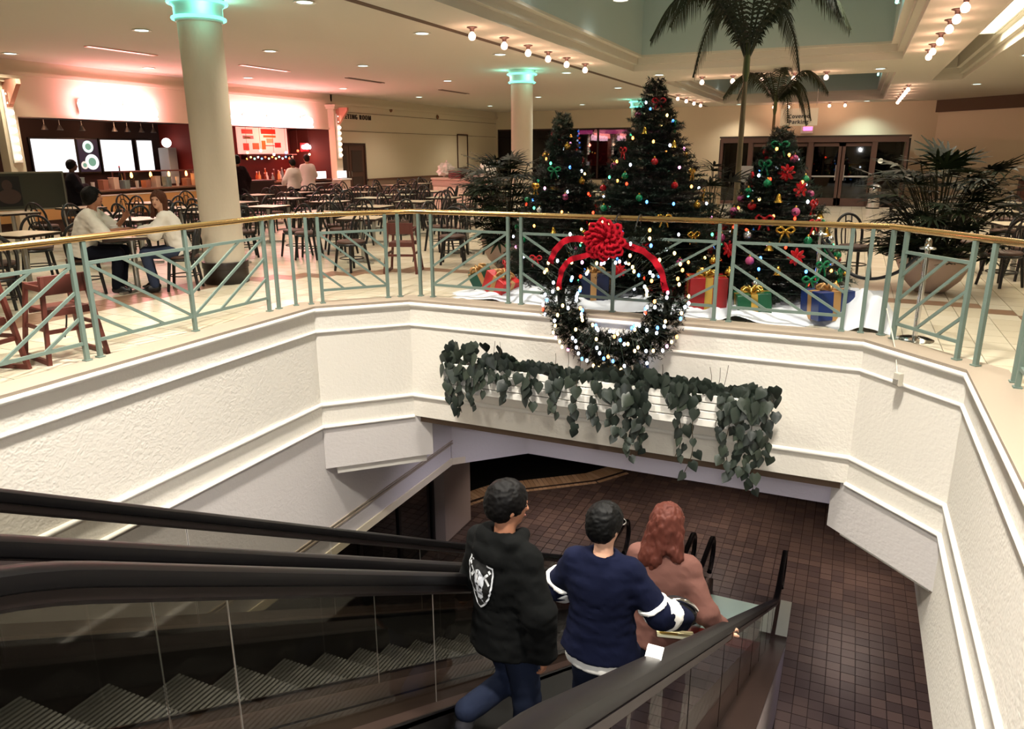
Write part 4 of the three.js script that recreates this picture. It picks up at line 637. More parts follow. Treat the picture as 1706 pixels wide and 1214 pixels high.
function palm(x, z, h, s, label, seed, turns, potLabel) {
  const rnd = rng(seed), t = thing('palm_tree', label, 'palm tree', [x, 0, z]);
  const pts = []; for (let i = 0; i <= 12; i++) pts.push([0.05 - 0.018 * i / 12 + (i % 2 ? 0.003 : 0), 0.3 + (h - 0.3) * i / 12]); part('trunk', lathe([[0, 0.3], ...pts, [0, h]], 14), trunkM, t);
  part('crownshaft', lathe([[0.032, h - 0.02], [0.05, h + 0.1], [0.045, h + 0.4], [0.02, h + 0.55], [0, h + 0.56]], 14), M(0x4a5528, 0.5), t);
  turns.forEach(([a, len, rise, droop, ll, st], i) => { const f = part('frond', frond(len * s, rise * s, droop * s, seed + i, ll * s), frondM, t, [0, h + (st ?? 0.25) * s, 0], a); });
  const pot = thing('planter_pot', potLabel, 'planter', [x, 0, z]); part('bowl', lathe([[0, 0], [0.26, 0], [0.3, 0.04], [0.4, 0.42], [0.43, 0.46], [0.42, 0.5], [0.38, 0.5], [0.36, 0.42], [0, 0.42]], 36), M(0xb7a08c, 0.7), pot); part('soil', new THREE.CylinderGeometry(0.36, 0.36, 0.02, 30).translate(0, 0.44, 0), M(0x1b120c, 0.95), pot);
}
// each frond: turn about the trunk, length, rise, droop, leaflet length
palm(-1.62, -12, 2.78, 1, 'tall slim palm rising behind the right Christmas tree into the skylight', 3, [[Math.PI + 0.35, 1.4, 1.05, 0.75, 0.42], [Math.PI - 0.5, 1.5, 1.25, 0.6, 0.45], [0.3, 1.4, 1.1, 0.7, 0.42], [-0.35, 1.3, 1.2, 0.75, 0.42], [1.2, 1.2, 1.25, 0.4, 0.42], [-1.3, 1.2, 1.25, 0.4, 0.42], [2.2, 1.15, 1.2, 0.3, 0.42], [-2.2, 1.15, 1.15, 0.4, 0.42], [0.75, 0.95, 0.5, 0.9, 0.3, 0.5], [2.75, 0.9, 0.55, 0.95, 0.34, 0.5]], 'bowl planter of the tall palm hidden behind the right Christmas tree');
palm(-2.08, -21.3, 2.72, 1.0, 'second, more distant palm in front of the entrance doors', 61, [[Math.PI + 0.4, 1.35, 0.75, 0.6, 0.42], [Math.PI - 0.5, 1.2, 0.85, 0.7, 0.42], [0.35, 1.3, 0.8, 0.55, 0.42], [-0.4, 1.0, 0.5, 0.95, 0.4], [1.3, 1.0, 0.5, 0.95, 0.4], [-1.3, 1.1, 0.9, 0.3, 0.42], [2.2, 1.1, 0.95, 0.3, 0.42], [0.1, 0.8, 0.35, 0.9, 0.36]], 'bowl planter of the distant palm before the entrance');
function fanLeaf(seed) { const rnd = rng(seed), L = [], n = 7 + Math.floor(rnd() * 3); for (let i = 0; i < n; i++) { const a = (i / (n - 1) - 0.5) * 3.3, l = 0.3 * (1 - 0.12 * Math.abs(a)) * (0.9 + 0.2 * rnd()), pos = [], idx = []; [0, 0.3, 0.65, 1].forEach((k, j) => { const r = l * k, w = [0.007, 0.017, 0.015, 0.003][j], y = 0.04 * k - 0.06 * k * k; pos.push(r * Math.cos(a) - w * -Math.sin(a), y, r * Math.sin(a) - w * Math.cos(a), r * Math.cos(a) + w * -Math.sin(a), y + 0.004, r * Math.sin(a) + w * Math.cos(a)); if (j < 3) { const b = j * 2; idx.push(b, b + 1, b + 3, b, b + 3, b + 2); } }); const g = new THREE.BufferGeometry(); g.setAttribute('position', new THREE.Float32BufferAttribute(pos, 3)); g.setIndex(idx); g.computeVertexNormals(); L.push(g); } return mg(L); }
const fans = [1, 2, 3, 4].map(fanLeaf), fanM = [0x141c12, 0x1a2414, 0x10170f, 0x252e19].map((c) => P(c, 0.55, { side: THREE.DoubleSide, specularIntensity: 0.35 }));
function ladyPalm(x, z, y0, y1, rx, rz, count, label, seed, pot) {
  const rnd = rng(seed), t = thing('lady_palm', label, 'potted palm', [x, 0, z]), canes = [];
  for (let i = 0; i < count; i++) {
    const a = rnd() * Math.PI * 2, u = Math.sqrt(rnd()), top = y0 + (y1 - y0) * Math.pow(rnd(), 0.95) * (1.02 - 0.28 * u), px = rx * u * Math.cos(a) * (0.55 + 0.45 * (top - y0) / (y1 - y0) + 0.3), pz = rz * u * Math.sin(a);
    const p = [px, top, pz]; if (i % 3 === 0) canes.push(tube([[px * 0.25, pot + 0.02, pz * 0.25], [px * 0.5, (pot + top) / 2, pz * 0.5], [px, top, pz]], 0.008, 6, 5)); else canes.push(tube([[px * 0.45, top - 0.3, pz * 0.45], [px * 0.75, top - 0.06, pz * 0.75], p], 0.005, 5, 4));
    const f = part('fan_leaf', fans[i % 4], fanM[Math.floor(rnd() * 4)], t, p); f.rotation.order = 'YXZ'; f.rotation.y = -a + (rnd() - 0.5) * 0.8; f.rotation.z = top > y1 - 0.3 ? 0.7 * rnd() + 0.2 : 0.5 - 0.9 * rnd(); f.scale.setScalar(0.85 + 0.4 * rnd());
  }
  part('canes', mg(canes), M(0x3c3a22, 0.8), t); return t;
}
const potM = M(0xb9a191, 0.55);
function bowlPot(x, z, s, label) { const p = thing('planter_pot', label, 'planter', [x, 0, z]); part('bowl', lathe([[0, 0], [0.2 * s, 0], [0.24 * s, 0.03 * s], [0.4 * s, 0.2 * s], [0.5 * s, 0.42 * s], [0.51 * s, 0.5 * s], [0.53 * s, 0.52 * s], [0.53 * s, 0.57 * s], [0.48 * s, 0.57 * s], [0.46 * s, 0.5 * s], [0, 0.5 * s]], 40), potM, p); part('soil', new THREE.CylinderGeometry(0.46 * s, 0.46 * s, 0.02, 30).translate(0, 0.515 * s, 0), M(0x1b120c, 0.95), p); }
bowlPot(1.05, -11.1, 0.86, 'pale pinkish bowl planter at the right behind the chrome stanchion'); ladyPalm(1.05, -11.1, 0.42, 1.84, 0.78, 0.6, 240, 'bushy lady palm at the right in a pale bowl planter', 5, 0.44);
bowlPot(-4.85, -10.75, 0.86, 'pale bowl planter partly hidden by the left Christmas tree'); ladyPalm(-4.9, -10.75, 0.42, 1.82, 0.62, 0.5, 180, 'bushy lady palm left of the Christmas trees', 8, 0.44);
ladyPalm(-1.75, -10.6, 0.7, 1.62, 0.3, 0.3, 26, 'small leafy palm peeking out behind the tallest Christmas tree', 15, 0.44); bowlPot(-1.75, -10.6, 0.6, 'bowl planter behind the tallest Christmas tree, nearly hidden');
// ---- rope barrier and chrome stanchions
{
  const s = thing('stanchion', 'chrome rope stanchion with a round base standing behind the right corner railing', 'stanchion', [0.7, 0, -8.05]);
  part('base', lathe([[0, 0], [0.17, 0], [0.172, 0.012], [0.12, 0.03], [0.04, 0.042], [0, 0.045]], 32), MAT.chrome, s); part('pole', rod([0, 0.04, 0], [0, 0.95, 0], 0.025, 0.025, 18), MAT.chrome, s); part('collar', lathe([[0.025, 0.88], [0.07, 0.885], [0.072, 0.9], [0.03, 0.91], [0.03, 0.96], [0.02, 0.985], [0, 0.99]], 22), MAT.chrome, s);
  const s2 = dup(s, [-0.28, 0, -9.0], 0, 'chrome rope stanchion half hidden by the right Christmas tree');
  solo('barrier_rope', tube([[-0.28, 0.86, -9.0], [-0.1, 0.62, -8.95], [0.1, 0.48, -8.88], [0.28, 0.47, -8.75], [0.5, 0.6, -8.45], [0.66, 0.84, -8.1]], 0.018, 40, 8), M(0x0a0a0b, 0.6), 'black rope sagging between the two chrome stanchions', 'rope');
  const b = thing('outlet_box', 'small beige electrical outlet box on the right corner wall of the void', 'outlet', [0.585, -0.24, -7.44]); b.rotation.y = -Math.PI / 4 * 1.06;
  part('housing', box(0.075, 0.12, 0.05, 0, 0, 0.03, 0.006), M(0xc9c3b4, 0.5), b); part('cover', box(0.05, 0.05, 0.02, 0, -0.02, 0.06, 0.005), M(0x8f8a80, 0.5), b);
  solo('extension_cord', tube([[0.42, 0.3, -8.0], [0.5, 0.05, -7.66], [0.52, -0.02, -7.6], [0.535, -0.1, -7.55], [0.55, -0.2, -7.44]], 0.006, 24, 6), M(0xd9d4c6, 0.5), 'thin pale cord running from the railing down to the outlet box', 'cord');
}
// ---- food counters along the left
const rnd9 = rng(909), cols9 = [0xff9040, 0xffd070, 0x80ffd0, 0xffffff, 0x60a0ff, 0xff5030, 0xffc090];
{
  struct('wall_fascia', [span(-17.15, -16.95, 2.6, YC, -22.45, -9.2)], MAT.plaster);
  struct('trim', [span(-16.95, -16.88, YC - 0.32, YC - 0.24, -36, -9.2), span(-16.95, -16.9, 2.58, 2.64, -22.45, -9.2)], MAT.plaster);
  struct('trim', [span(-17, -16.985, 3.2, 3.215, -36, -22.6), span(-17, -16.985, 2.55, 2.565, -36, -22.6)], MAT.darkReveal);
  struct('wall_partition', [span(-18.8, -17, 0, 2.6, -16.85, -16.65)], M(0x6d1f18, 0.7));
  struct('wall_kitchen_back', [span(-18.95, -18.8, 0, 2.62, -16.7, -9)], M(0x2a1c18, 0.9)); struct('wall_kitchen_back', span(-18.95, -18.8, 0, 2.62, -22.5, -16.8), M(0x641d17, 0.8));
  struct('wall_partition', span(-18.8, -16.98, 0, 2.58, -22.44, -22.36), M(0x3d1a15, 0.8));
  // pilasters with marquee bulbs
  const bulbM2 = glow(0xffe2c8, 6), pil = thing('pilaster', 'pale pilaster', 'pilaster', [0, 0, 0]);
  part('shaft', box(0.26, 3.3, 0.34, 0, 1.65, 0), MAT.plaster, pil); part('cap', [box(0.5, 0.07, 0.62, 0.05, 3.36, 0), box(0.42, 0.07, 0.52, 0.03, 3.29, 0)], MAT.plaster, pil);
  part('fin', poly2([[0, 0], [0.5, 0], [0.5, -0.1], [0.12, -0.55], [0, -0.55]], [], 0.1).translate(0.1, 3.3, -0.05), M(0xc98a74, 0.8), pil);
  part('light_board', box(0.04, 1.5, 0.2, 0.15, 2.35, 0, 0.01), MAT.trimWhite, pil);
  for (let k = 0; k < 8; k++) part('marquee_bulb', new THREE.SphereGeometry(0.055, 12, 10), bulbM2, pil, [0.21, 1.72 + k * 0.185, 0]);
  const spots = [[-10.95, 'pale pilaster with a column of round bulbs at the left edge'], [-16.75, 'pilaster between the two food counters, mostly behind the thick column'], [-22.42, 'pilaster with a column of bulbs left of the MEETING ROOM lettering']];
  spots.forEach(([z, l], i) => { const o = i ? dup(pil, [-16.82, 0, z], 0, l) : pil; o.position.set(-16.82, 0, z); o.userData.label = l; area(-16.55, 2.35, z, 0.2, 1.4, 0xffd2b8, 6, [-10, 2.3, z]); });
  // neon script signs: looping glowing tubes on raised letter bodies
  const neonM = glow(0xffc4d6, 14);
  const sign = (z0, z1, y0, y1, label, seed) => {
    const t = thing('neon_sign', label, 'neon sign', [-16.9, 0, 0]), n = 7, w = (z0 - z1) / n, rnd = rng(seed);
    for (let i = 0; i < n; i++) { const z = z0 - w * (i + 0.5), h = (y1 - y0) * (0.62 + 0.38 * rnd()), pts = []; for (let k = 0; k <= 10; k++) { const a = k / 10 * Math.PI * 2 - Math.PI / 2; pts.push([0.1, y0 + h * 0.5 + h * 0.46 * Math.sin(a), z - w * 0.36 * Math.cos(a) * (1 + 0.3 * Math.sin(a * 2 + seed))]); } part('letter_tube', tube(pts, 0.045, 30, 8), neonM, t); part('letter_body', box(0.05, h, w * 0.86, 0.045, y0 + h / 2, z, 0.02), M(0xf2d8d4, 0.6), t); }
    part('underline_tube', tube([[0.1, y0 - 0.02, z0], [0.1, y0 - 0.05, (z0 + z1) / 2], [0.1, y0 - 0.02, z1]], 0.03, 20, 8), neonM, t);
    area(-16.62, (y0 + y1) / 2, (z0 + z1) / 2, z0 - z1, y1 - y0, 0xff9aa6, LIGHT.neon, [-17, (y0 + y1) / 2 , (z0 + z1) / 2]);
    area(-16.6, (y0 + y1) / 2 + 0.1, (z0 + z1) / 2, z0 - z1, y1 - y0, 0xff8a80, LIGHT.neon * 0.4, [-8, YC + 0.6, (z0 + z1) / 2]);
  };
  sign(-12.7, -14.9, 2.68, 3.08, 'overexposed pink neon sign above the left food counter', 3); sign(-17.5, -21.2, 2.66, 2.98, 'overexposed pink neon sign above the right, red-lit food counter', 8);
  // menu boards of the first counter
  const menuM = glow(0xf2eef0, 1.5);
  const menu = (z0, z1, lab) => { const t = thing('menu_board', lab, 'menu board', [-18.72, 1.74, (z0 + z1) / 2]); part('frame', [box(0.06, 0.9, Math.abs(z1 - z0) - 0.02, 0, 0, 0, 0.01)], MAT.black, t); part('lit_face', box(0.012, 0.82, Math.abs(z1 - z0) - 0.1, 0.036, 0, 0), menuM, t); return t; };
  menu(-12.62, -13.88, 'left and widest blank-white lit menu board above the counter'); menu(-14.55, -15.62, 'middle white lit menu board, right of the food picture'); menu(-15.7, -16.3, 'narrow white lit menu board at the right end of the counter');
  { const t = thing('menu_picture', 'lit menu picture of bowls of food between the white menu boards', 'menu board', [-18.72, 1.74, -14.2]); part('frame', box(0.06, 0.9, 0.64, 0, 0, 0, 0.01), MAT.black, t); part('lit_face', box(0.012, 0.82, 0.58, 0.036, 0, 0), glow(0x2b2438, 0.8), t);
    for (const [y, z, r, c] of [[0.23, 0.0, 0.155, 0xeafff4], [-0.16, -0.06, 0.2, 0xf4f6f4], [-0.24, 0.17, 0.1, 0xf0d8cc]]) { const p = part('dish_print', new THREE.CylinderGeometry(r, r, 0.006, 28).rotateZ(Math.PI / 2).translate(0.046, y, z), glow(c, 1.2), t); part('food_print', new THREE.CylinderGeometry(r * 0.55, r * 0.55, 0.004, 20).rotateZ(Math.PI / 2).translate(0.051, y, z), glow(0x7fae94, 0.9), p); } }
  for (let k = 0; k < 7; k++) { const z = [-12.75, -13.15, -13.75, -14.7, -15.1, -15.55, -15.95][k]; const t = thing('track_lamp', ORD[k] + ' small dim lamp from the left above the menu boards', 'lamp', [-18.2, 2.6, z], 0, 'small lamps above the menu boards'); part('stem', rod([0, 0, 0], [0, -0.14, 0], 0.01), MAT.steel, t); part('lamp_shade', lathe([[0.02, -0.12], [0.075, -0.24], [0.07, -0.24], [0, -0.15]], 16), MAT.steel, t); }
  // counters
  const counter = (z0, z1, front, lab) => { const t = thing('service_counter', lab, 'counter', [-17.25, 0, (z0 + z1) / 2]), l = Math.abs(z1 - z0); part('body', box(0.6, 0.86, l, 0, 0.43, 0), M(0x3a2218, 0.7), t); part('worktop', box(0.72, 0.05, l, 0.02, 0.9, 0, 0.012), M(0x6d4a36, 0.4), t); part('front_panel', box(0.03, 0.5, l - 0.06, 0.315, 0.56, 0), front, t); part('tray_rail', [rod([0.5, 0.8, -l / 2], [0.5, 0.8, l / 2], 0.014), rod([0.58, 0.8, -l / 2], [0.58, 0.8, l / 2], 0.014)], MAT.steel, t); return t; };
  counter(-9.6, -16.55, M(0xb88a55, 0.5), 'long food counter with a tan wooden front below the white menu boards'); counter(-17.0, -22.2, M(0x33130f, 0.6), 'dark counter of the red-lit food stall');
  const sg = thing('sneeze_guard', 'glass display case with small warming lamps on the left food counter', 'display case', [-17.2, 0.925, -15.1]); part('case_frame', [box(0.5, 0.03, 2.6, 0, 0.42, 0), box(0.03, 0.42, 0.03, 0.22, 0.21, -1.28), box(0.03, 0.42, 0.03, 0.22, 0.21, 1.28), box(0.03, 0.42, 0.03, -0.22, 0.21, -1.28), box(0.03, 0.42, 0.03, -0.22, 0.21, 1.28)], M(0x5a2a1c, 0.5), sg); part('pane', box(0.006, 0.36, 2.5, 0.235, 0.22, 0), P(0xffffff, 0.03, { transmission: 1, thickness: 0 }), sg);
  for (let k = 0; k < 4; k++) { part('warming_lamp', lathe([[0.012, 0.4], [0.03, 0.36], [0.035, 0.3], [0.02, 0.26], [0, 0.255]], 12), glow(0xffb060, 8), sg, [0, 0, -0.9 + k * 0.6]); point(-17.2, 1.14, -16 + k * 0.6, 0xffa050, 0.25, 3); }
  for (let k = 0; k < 16; k++) { const z = -11.6 - k * 0.32 - rnd9() * 0.1, kind = k % 4, h = 0.16 + 0.2 * rnd9(); const c = [0xcfc6bb, 0x8f5a44, 0xb9a08a, 0x6e7f7a][kind]; if (kind === 0) { const t = thing('paper_cup_stack', 'stack of pale paper cups, ' + ORD[k] + ' thing from the left on the tan counter', 'cups', [-17.05, 0.925, z], 0, 'cups and boxes on the left food counter'); part('cup', lathe([[0, 0], [0.035, 0], [0.045, h], [0.04, h], [0.03, 0.02]], 16), M(c, 0.6), t); part('rim', new THREE.TorusGeometry(0.044, 0.004, 6, 18).rotateX(Math.PI / 2).translate(0, h, 0), M(c, 0.6), t); } else { const t = thing('counter_box', ['', 'brown', 'beige', 'grey-green'][kind] + ' box, ' + ORD[k] + ' thing from the left on the tan counter', 'box', [-17.05, 0.925, z], 0.2, 'cups and boxes on the left food counter'); part('carton', box(0.16, h, 0.18, 0, h / 2, 0, 0.006), M(c, 0.7), t); part('lid', box(0.17, 0.02, 0.19, 0, h - 0.005, 0, 0.004), M(c, 0.6), t); } }
  const bt = thing('bottle', 'tall dark bottle standing in front of the middle menu board', 'bottle', [-17.3, 0.925, -13.95]); part('glass_body', lathe([[0, 0], [0.04, 0], [0.042, 0.02], [0.042, 0.3], [0.016, 0.42], [0.016, 0.52], [0.019, 0.53], [0, 0.53]], 18), M(0x2a160e, 0.2), bt); part('cap', new THREE.CylinderGeometry(0.018, 0.018, 0.03, 14).translate(0, 0.545, 0), MAT.red, bt);
  const td = thing('drink_sign', 'small lit drink dispenser on the red wall beside the thick column', 'dispenser', [-18.2, 0.95, -16.35]); part('cabinet', box(0.4, 1.0, 0.3, 0, 0.5, 0, 0.02), M(0x9aa5a5, 0.4), td); part('lit_top', new THREE.SphereGeometry(0.13, 16, 12).translate(0, 1.14, 0), glow(0xffe8e0, 4), td);
  // the second stall: red-lit, busy board
  const rb = thing('menu_board', 'pinkish menu board with red and orange pictures in the red-lit stall', 'menu board', [-18.4, 2.2, -20.55]); part('board', box(0.05, 0.86, 2.4, 0, 0, 0, 0.01), M(0xe6cfc6, 0.6, { emissive: 0xffd8d0, emissiveIntensity: 0.45 }), rb);
  for (const [y, z, h, w, c] of [[0.28, 0.75, 0.14, 0.5, 0xc92a1c], [0.3, -0.25, 0.16, 0.7, 0xd23322], [0.14, -0.3, 0.07, 0.6, 0xe06a30], [0.1, 0.72, 0.1, 0.48, 0x6a4a5a], [0.08, 0.76, 0.05, 0.3, 0xf0b030], [-0.2, 0.85, 0.22, 0.26, 0xb8402e], [-0.18, 0.4, 0.2, 0.3, 0xa8683c], [-0.14, 0.02, 0.28, 0.18, 0xd8702c], [0.0, -0.3, 0.14, 0.32, 0xc9a37c], [-0.14, -0.68, 0.16, 0.3, 0x9a2a26], [-0.16, -0.26, 0.03, 0.5, 0xa04a3a]]) part('picture_print', box(0.012, h, w, 0.03, y, z, 0.004), M(c, 0.5, { emissive: c, emissiveIntensity: 0.12 }), rb);
  const cl = thing('cloud_sign', 'small white glowing sign in the red-lit stall', 'neon sign', [-17.9, 2.0, -22.2]); part('lit_shape', mg([ellip(0.04, 0.1, 0.14, 0, 0.02, 0), ellip(0.04, 0.07, 0.12, 0, 0, 0.17), ellip(0.04, 0.07, 0.12, 0, 0, -0.17)]), glow(0xfff0ec, 9), cl); part('back_plate', box(0.02, 0.3, 0.62, -0.05, 0, 0, 0.01), MAT.red, cl);
  for (const [x, y, z, c, k] of [[-17.8, 2.3, -18.6, 0xff7058, 2.6], [-17.7, 2.35, -20.6, 0xff7a60, 2.8], [-17.8, 1.7, -21.9, 0xff8a78, 1.4]]) point(x, y, z, c, LIGHT.kitchen * k / 4, 5);
  for (const z of [-12.2, -14.5]) point(-17.9, 2.4, z, 0xffb890, LIGHT.kitchen * 0.22, 5);
  const cols = [0xff9040, 0xffd070, 0x80ffd0, 0xffffff, 0x60a0ff, 0xff5030, 0xffc090];
  for (let k = 0; k < 26; k++) { const z = -17.6 - k * 0.17, y = 1.0 + 0.55 * rnd9(), h = 0.14 + 0.18 * rnd9(), t = thing('bottle', ORD[k] + ' small bottle from the left on the red-lit counter', 'bottle', [-17.6 - 0.5 * rnd9(), 0.925, z], 0, 'bottles and jars on the red-lit counter'); part('glass_body', lathe([[0, 0], [0.045, 0], [0.05, 0.02], [0.05, h * 0.7], [0.02, h], [0.02, h + 0.06], [0, h + 0.06]], 14), M([0xb5552a, 0xd8a060, 0x6a2a1a, 0xe0d0c0, 0x7a8a80][k % 5], 0.25), t); part('cap', new THREE.CylinderGeometry(0.022, 0.022, 0.03, 12).translate(0, h + 0.07, 0), M(0xe6d8c8, 0.4), t); }
  for (let k = 0; k < 7; k++) { const t = thing('pendant_lamp', ORD[k] + ' tiny lamp from the left over the red-lit counter', 'pendant lamp', [-17.5, 1.75 + 0.06 * (k % 3), -18.2 - k * 0.6], 0, 'tiny lamps in the red-lit stall'); part('bulb', new THREE.SphereGeometry(0.04, 12, 10), glow(cols[k], 8), t); part('cord', rod([0, 0.03, 0], [0, 0.83, 0], 0.005, 0.005, 5), MAT.black, t); }
  const ls = thing('lit_sign', 'small white lit panel on the end of the red-lit counter', 'sign', [-16.9, 0.925, -21.6]); part('lit_face', box(0.04, 0.24, 0.5, 0, 0.14, 0, 0.01), glow(0xffe6e0, 3), ls); part('foot', box(0.12, 0.02, 0.4, 0, 0.01, 0), MAT.black, ls);
  const ls2 = dup(ls, [-16.62, 0.925, -22.4], 0, 'small square lit panel below the bulbs of the MEETING ROOM pilaster'); 
  const lst = thing('display_stand', 'pale box stand below the bulb-lit pilaster by the meeting room doors', 'stand', [-16.62, 0, -22.4]); part('body', box(0.34, 0.86, 0.5, 0, 0.43, 0, 0.01), M(0xcdb8a8, 0.6), lst); part('top', box(0.4, 0.05, 0.6, 0, 0.895, 0, 0.01), MAT.white, lst);
}
{
  const t = thing('stall_counter', 'dark maroon chest-high block in front of the red-lit stall, right of the thick column', 'counter', [-15.85, 0, -17.0]); part('body', box(0.5, 1.0, 1.5, 0, 0.5, 0, 0.01), M(0x2e1412, 0.7), t); part('top', box(0.58, 0.05, 1.6, 0, 1.02, 0, 0.012), M(0x3d1c17, 0.5), t);
  for (let k = 0; k < 14; k++) { const b = thing('fairy_bulb', ORD[k] + ' small coloured bulb from the left along the edge under the pink menu board', 'light bulb', [-18.1, 1.62 + 0.05 * (k % 2), -19.4 - k * 0.17], 0, 'coloured bulbs in the red-lit stall'); part('bulb', new THREE.SphereGeometry(0.03, 10, 8), glow(cols9[k % 7], 7), b); part('socket', box(0.03, 0.05, 0.03, 0, 0.05, 0), MAT.black, b); }
  const shelf = thing('wall_shelf', 'shelf of bright bottles under the pink menu board', 'shelf', [-18.2, 1.66, -20.5]); part('board', box(0.3, 0.03, 2.6, 0, 0.09, 0), M(0x3d1a15, 0.6), shelf); part('bracket', box(0.26, 0.14, 0.03, 0, 0.01, 1.1), MAT.black, shelf); part('bracket', box(0.26, 0.14, 0.03, 0, 0.01, -1.1), MAT.black, shelf);
}
// ---- left wall beyond the counters: lettering, doors, wainscot, empty frame
{
  const font = await new FontLoader().loadAsync('fonts/droid/droid_sans_bold.typeface.json');
  const word = thing('wall_lettering', 'dark MEETING ROOM letters on the cream wall', 'lettering', [-16.99, 2.98, -22.92]);
  let z = 0; for (const ch of 'MEETING ROOM') { if (ch !== ' ') { const g = new TextGeometry(ch, { font, size: 0.165, depth: 0.02, curveSegments: 3 }); g.computeBoundingBox(); part('letter', g.clone().rotateY(Math.PI / 2), M(0x3a2a24, 0.6), word, [0, 0, z]); z -= g.boundingBox.max.x + 0.03; } else z -= 0.1; }
  const d = new THREE.Group(); d.name = 'door_1'; d.position.set(-17.06, 0, -23.45); d.userData.kind = 'structure'; scene.add(d);
  part('frame', [box(0.12, 2.14, 0.08, 0, 1.07, 1.0), box(0.12, 2.14, 0.08, 0, 1.07, -1.0), box(0.12, 0.09, 2.08, 0, 2.1, 0)], MAT.brownWood, d);
  for (const s of [-1, 1]) { part('leaf', box(0.045, 2.05, 0.94, 0, 1.03, s * 0.48, 0.006), M(0x57392e, 0.5), d); for (const y of [0.55, 1.5]) part('panel', box(0.02, 0.78, 0.66, 0.03, y, s * 0.48, 0.01), M(0x3c2a25, 0.5), d); part('door_handle', rod([0.06, 0.95, s * 0.08], [0.06, 1.15, s * 0.08], 0.012), MAT.steel, d); }
  struct('trim', span(-17, -16.96, 0.76, 0.84, -36, -24.5), M(0x6d4a3a, 0.6)); struct('baseboard_left', span(-17, -16.98, 0.0, 0.76, -36, -24.5), M(0x8d7564, 0.8));
  const f = thing('picture_frame', 'thin dark empty rectangular frame on the cream wall above the tiled station', 'frame', [-16.97, 1.85, -32.3]); for (const s of [-1, 1]) part('side_bar', box(0.03, 1.5, 0.05, 0, 0, s * 0.5), MAT.brownWood, f); for (const s of [-1, 1]) part('cross_bar', box(0.03, 0.05, 1.05, 0, s * 0.75, 0), MAT.brownWood, f);
  for (const [zz, yy] of [[-26.3, 3.42], [-30, 3.3]]) { const s = thing('wall_speaker', zz > -28 ? 'small round brown fitting high on the cream wall right of the lettering' : 'small round fitting high on the far end of the cream wall', 'fitting', [-16.98, yy, zz]); part('disc', lathe([[0, 0], [0.09, 0], [0.08, 0.03], [0, 0.04]], 20).rotateZ(-Math.PI / 2), M(0x8a5a3a, 0.6), s); part('centre', ellip(0.02, 0.03, 0.03, 0.035, 0, 0), MAT.black, s); }
}
// ---- tiled tray-return station with trays and bags
{
  const t = thing('tray_station', 'low white-tiled tray station standing behind the rows of chairs', 'counter', [-11.3, 0, -21.8], -0.4);
  part('body', box(2.9, 0.94, 0.6, 0, 0.47, 0), M(0xa9998a, 0.7), t); part('worktop', box(3.0, 0.06, 0.7, 0, 0.97, 0, 0.01), M(0xc5b3a2, 0.5), t); part('apron_band', box(2.94, 0.18, 0.02, 0, 0.85, 0.305), M(0xb09a8c, 0.6), t);
  const tg = new RoundedBoxGeometry(0.22, 0.22, 0.016, 1, 0.004), tm = M(0xd8cdbd, 0.3); for (let i = 0; i < 12; i++) for (let j = 0; j < 3; j++) part('tile', tg, tm, t, [-1.29 + i * 0.234, 0.13 + j * 0.234, 0.304]);
  const tr = thing('tray_stack', 'dark red stack of trays on the tiled station', 'trays', [-11.55, 1.0, -21.7], -0.4); for (let k = 0; k < 4; k++) part('tray', box(0.62, 0.05, 0.4, 0, 0.03 + k * 0.06, 0, 0.015), M(0x571a14, 0.5), tr);
  const tr2 = thing('tray_stack', 'grey stack of trays on the tiled station, in front of the red one', 'trays', [-10.75, 1.0, -21.35], -0.4); for (let k = 0; k < 3; k++) part('tray', box(0.75, 0.05, 0.4, 0, 0.03 + k * 0.06, 0, 0.015), M(0x7d7a70, 0.5), tr2);
  const bag = (x, z, s, l) => { const o = thing('paper_heap', l, 'bag', [x, 1.0, z]); const g = new THREE.IcosahedronGeometry(1, 3), p = g.attributes.position; for (let i = 0; i < p.count; i++) { const k = 0.9 + 0.6 * N3(p.getX(i) * 2.2, p.getY(i) * 2.2, p.getZ(i) * 2.2 + s); p.setXYZ(i, p.getX(i) * 0.3 * k, Math.max(-0.24, p.getY(i) * 0.25 * k), p.getZ(i) * 0.24 * k); } g.computeVertexNormals(); part('bag_body', g.translate(0, 0.25, 0), M(0xddd8d2, 0.8), o); part('knot', ellip(0.04, 0.06, 0.04, 0.03, 0.5, 0), M(0xddd8d2, 0.8), o); };
  bag(-10.25, -21.1, 1, 'crumpled white bag at the right end of the tiled station'); bag(-12.3, -22.2, 4, 'white bag heap at the left end of the tiled station behind the chairs');
}
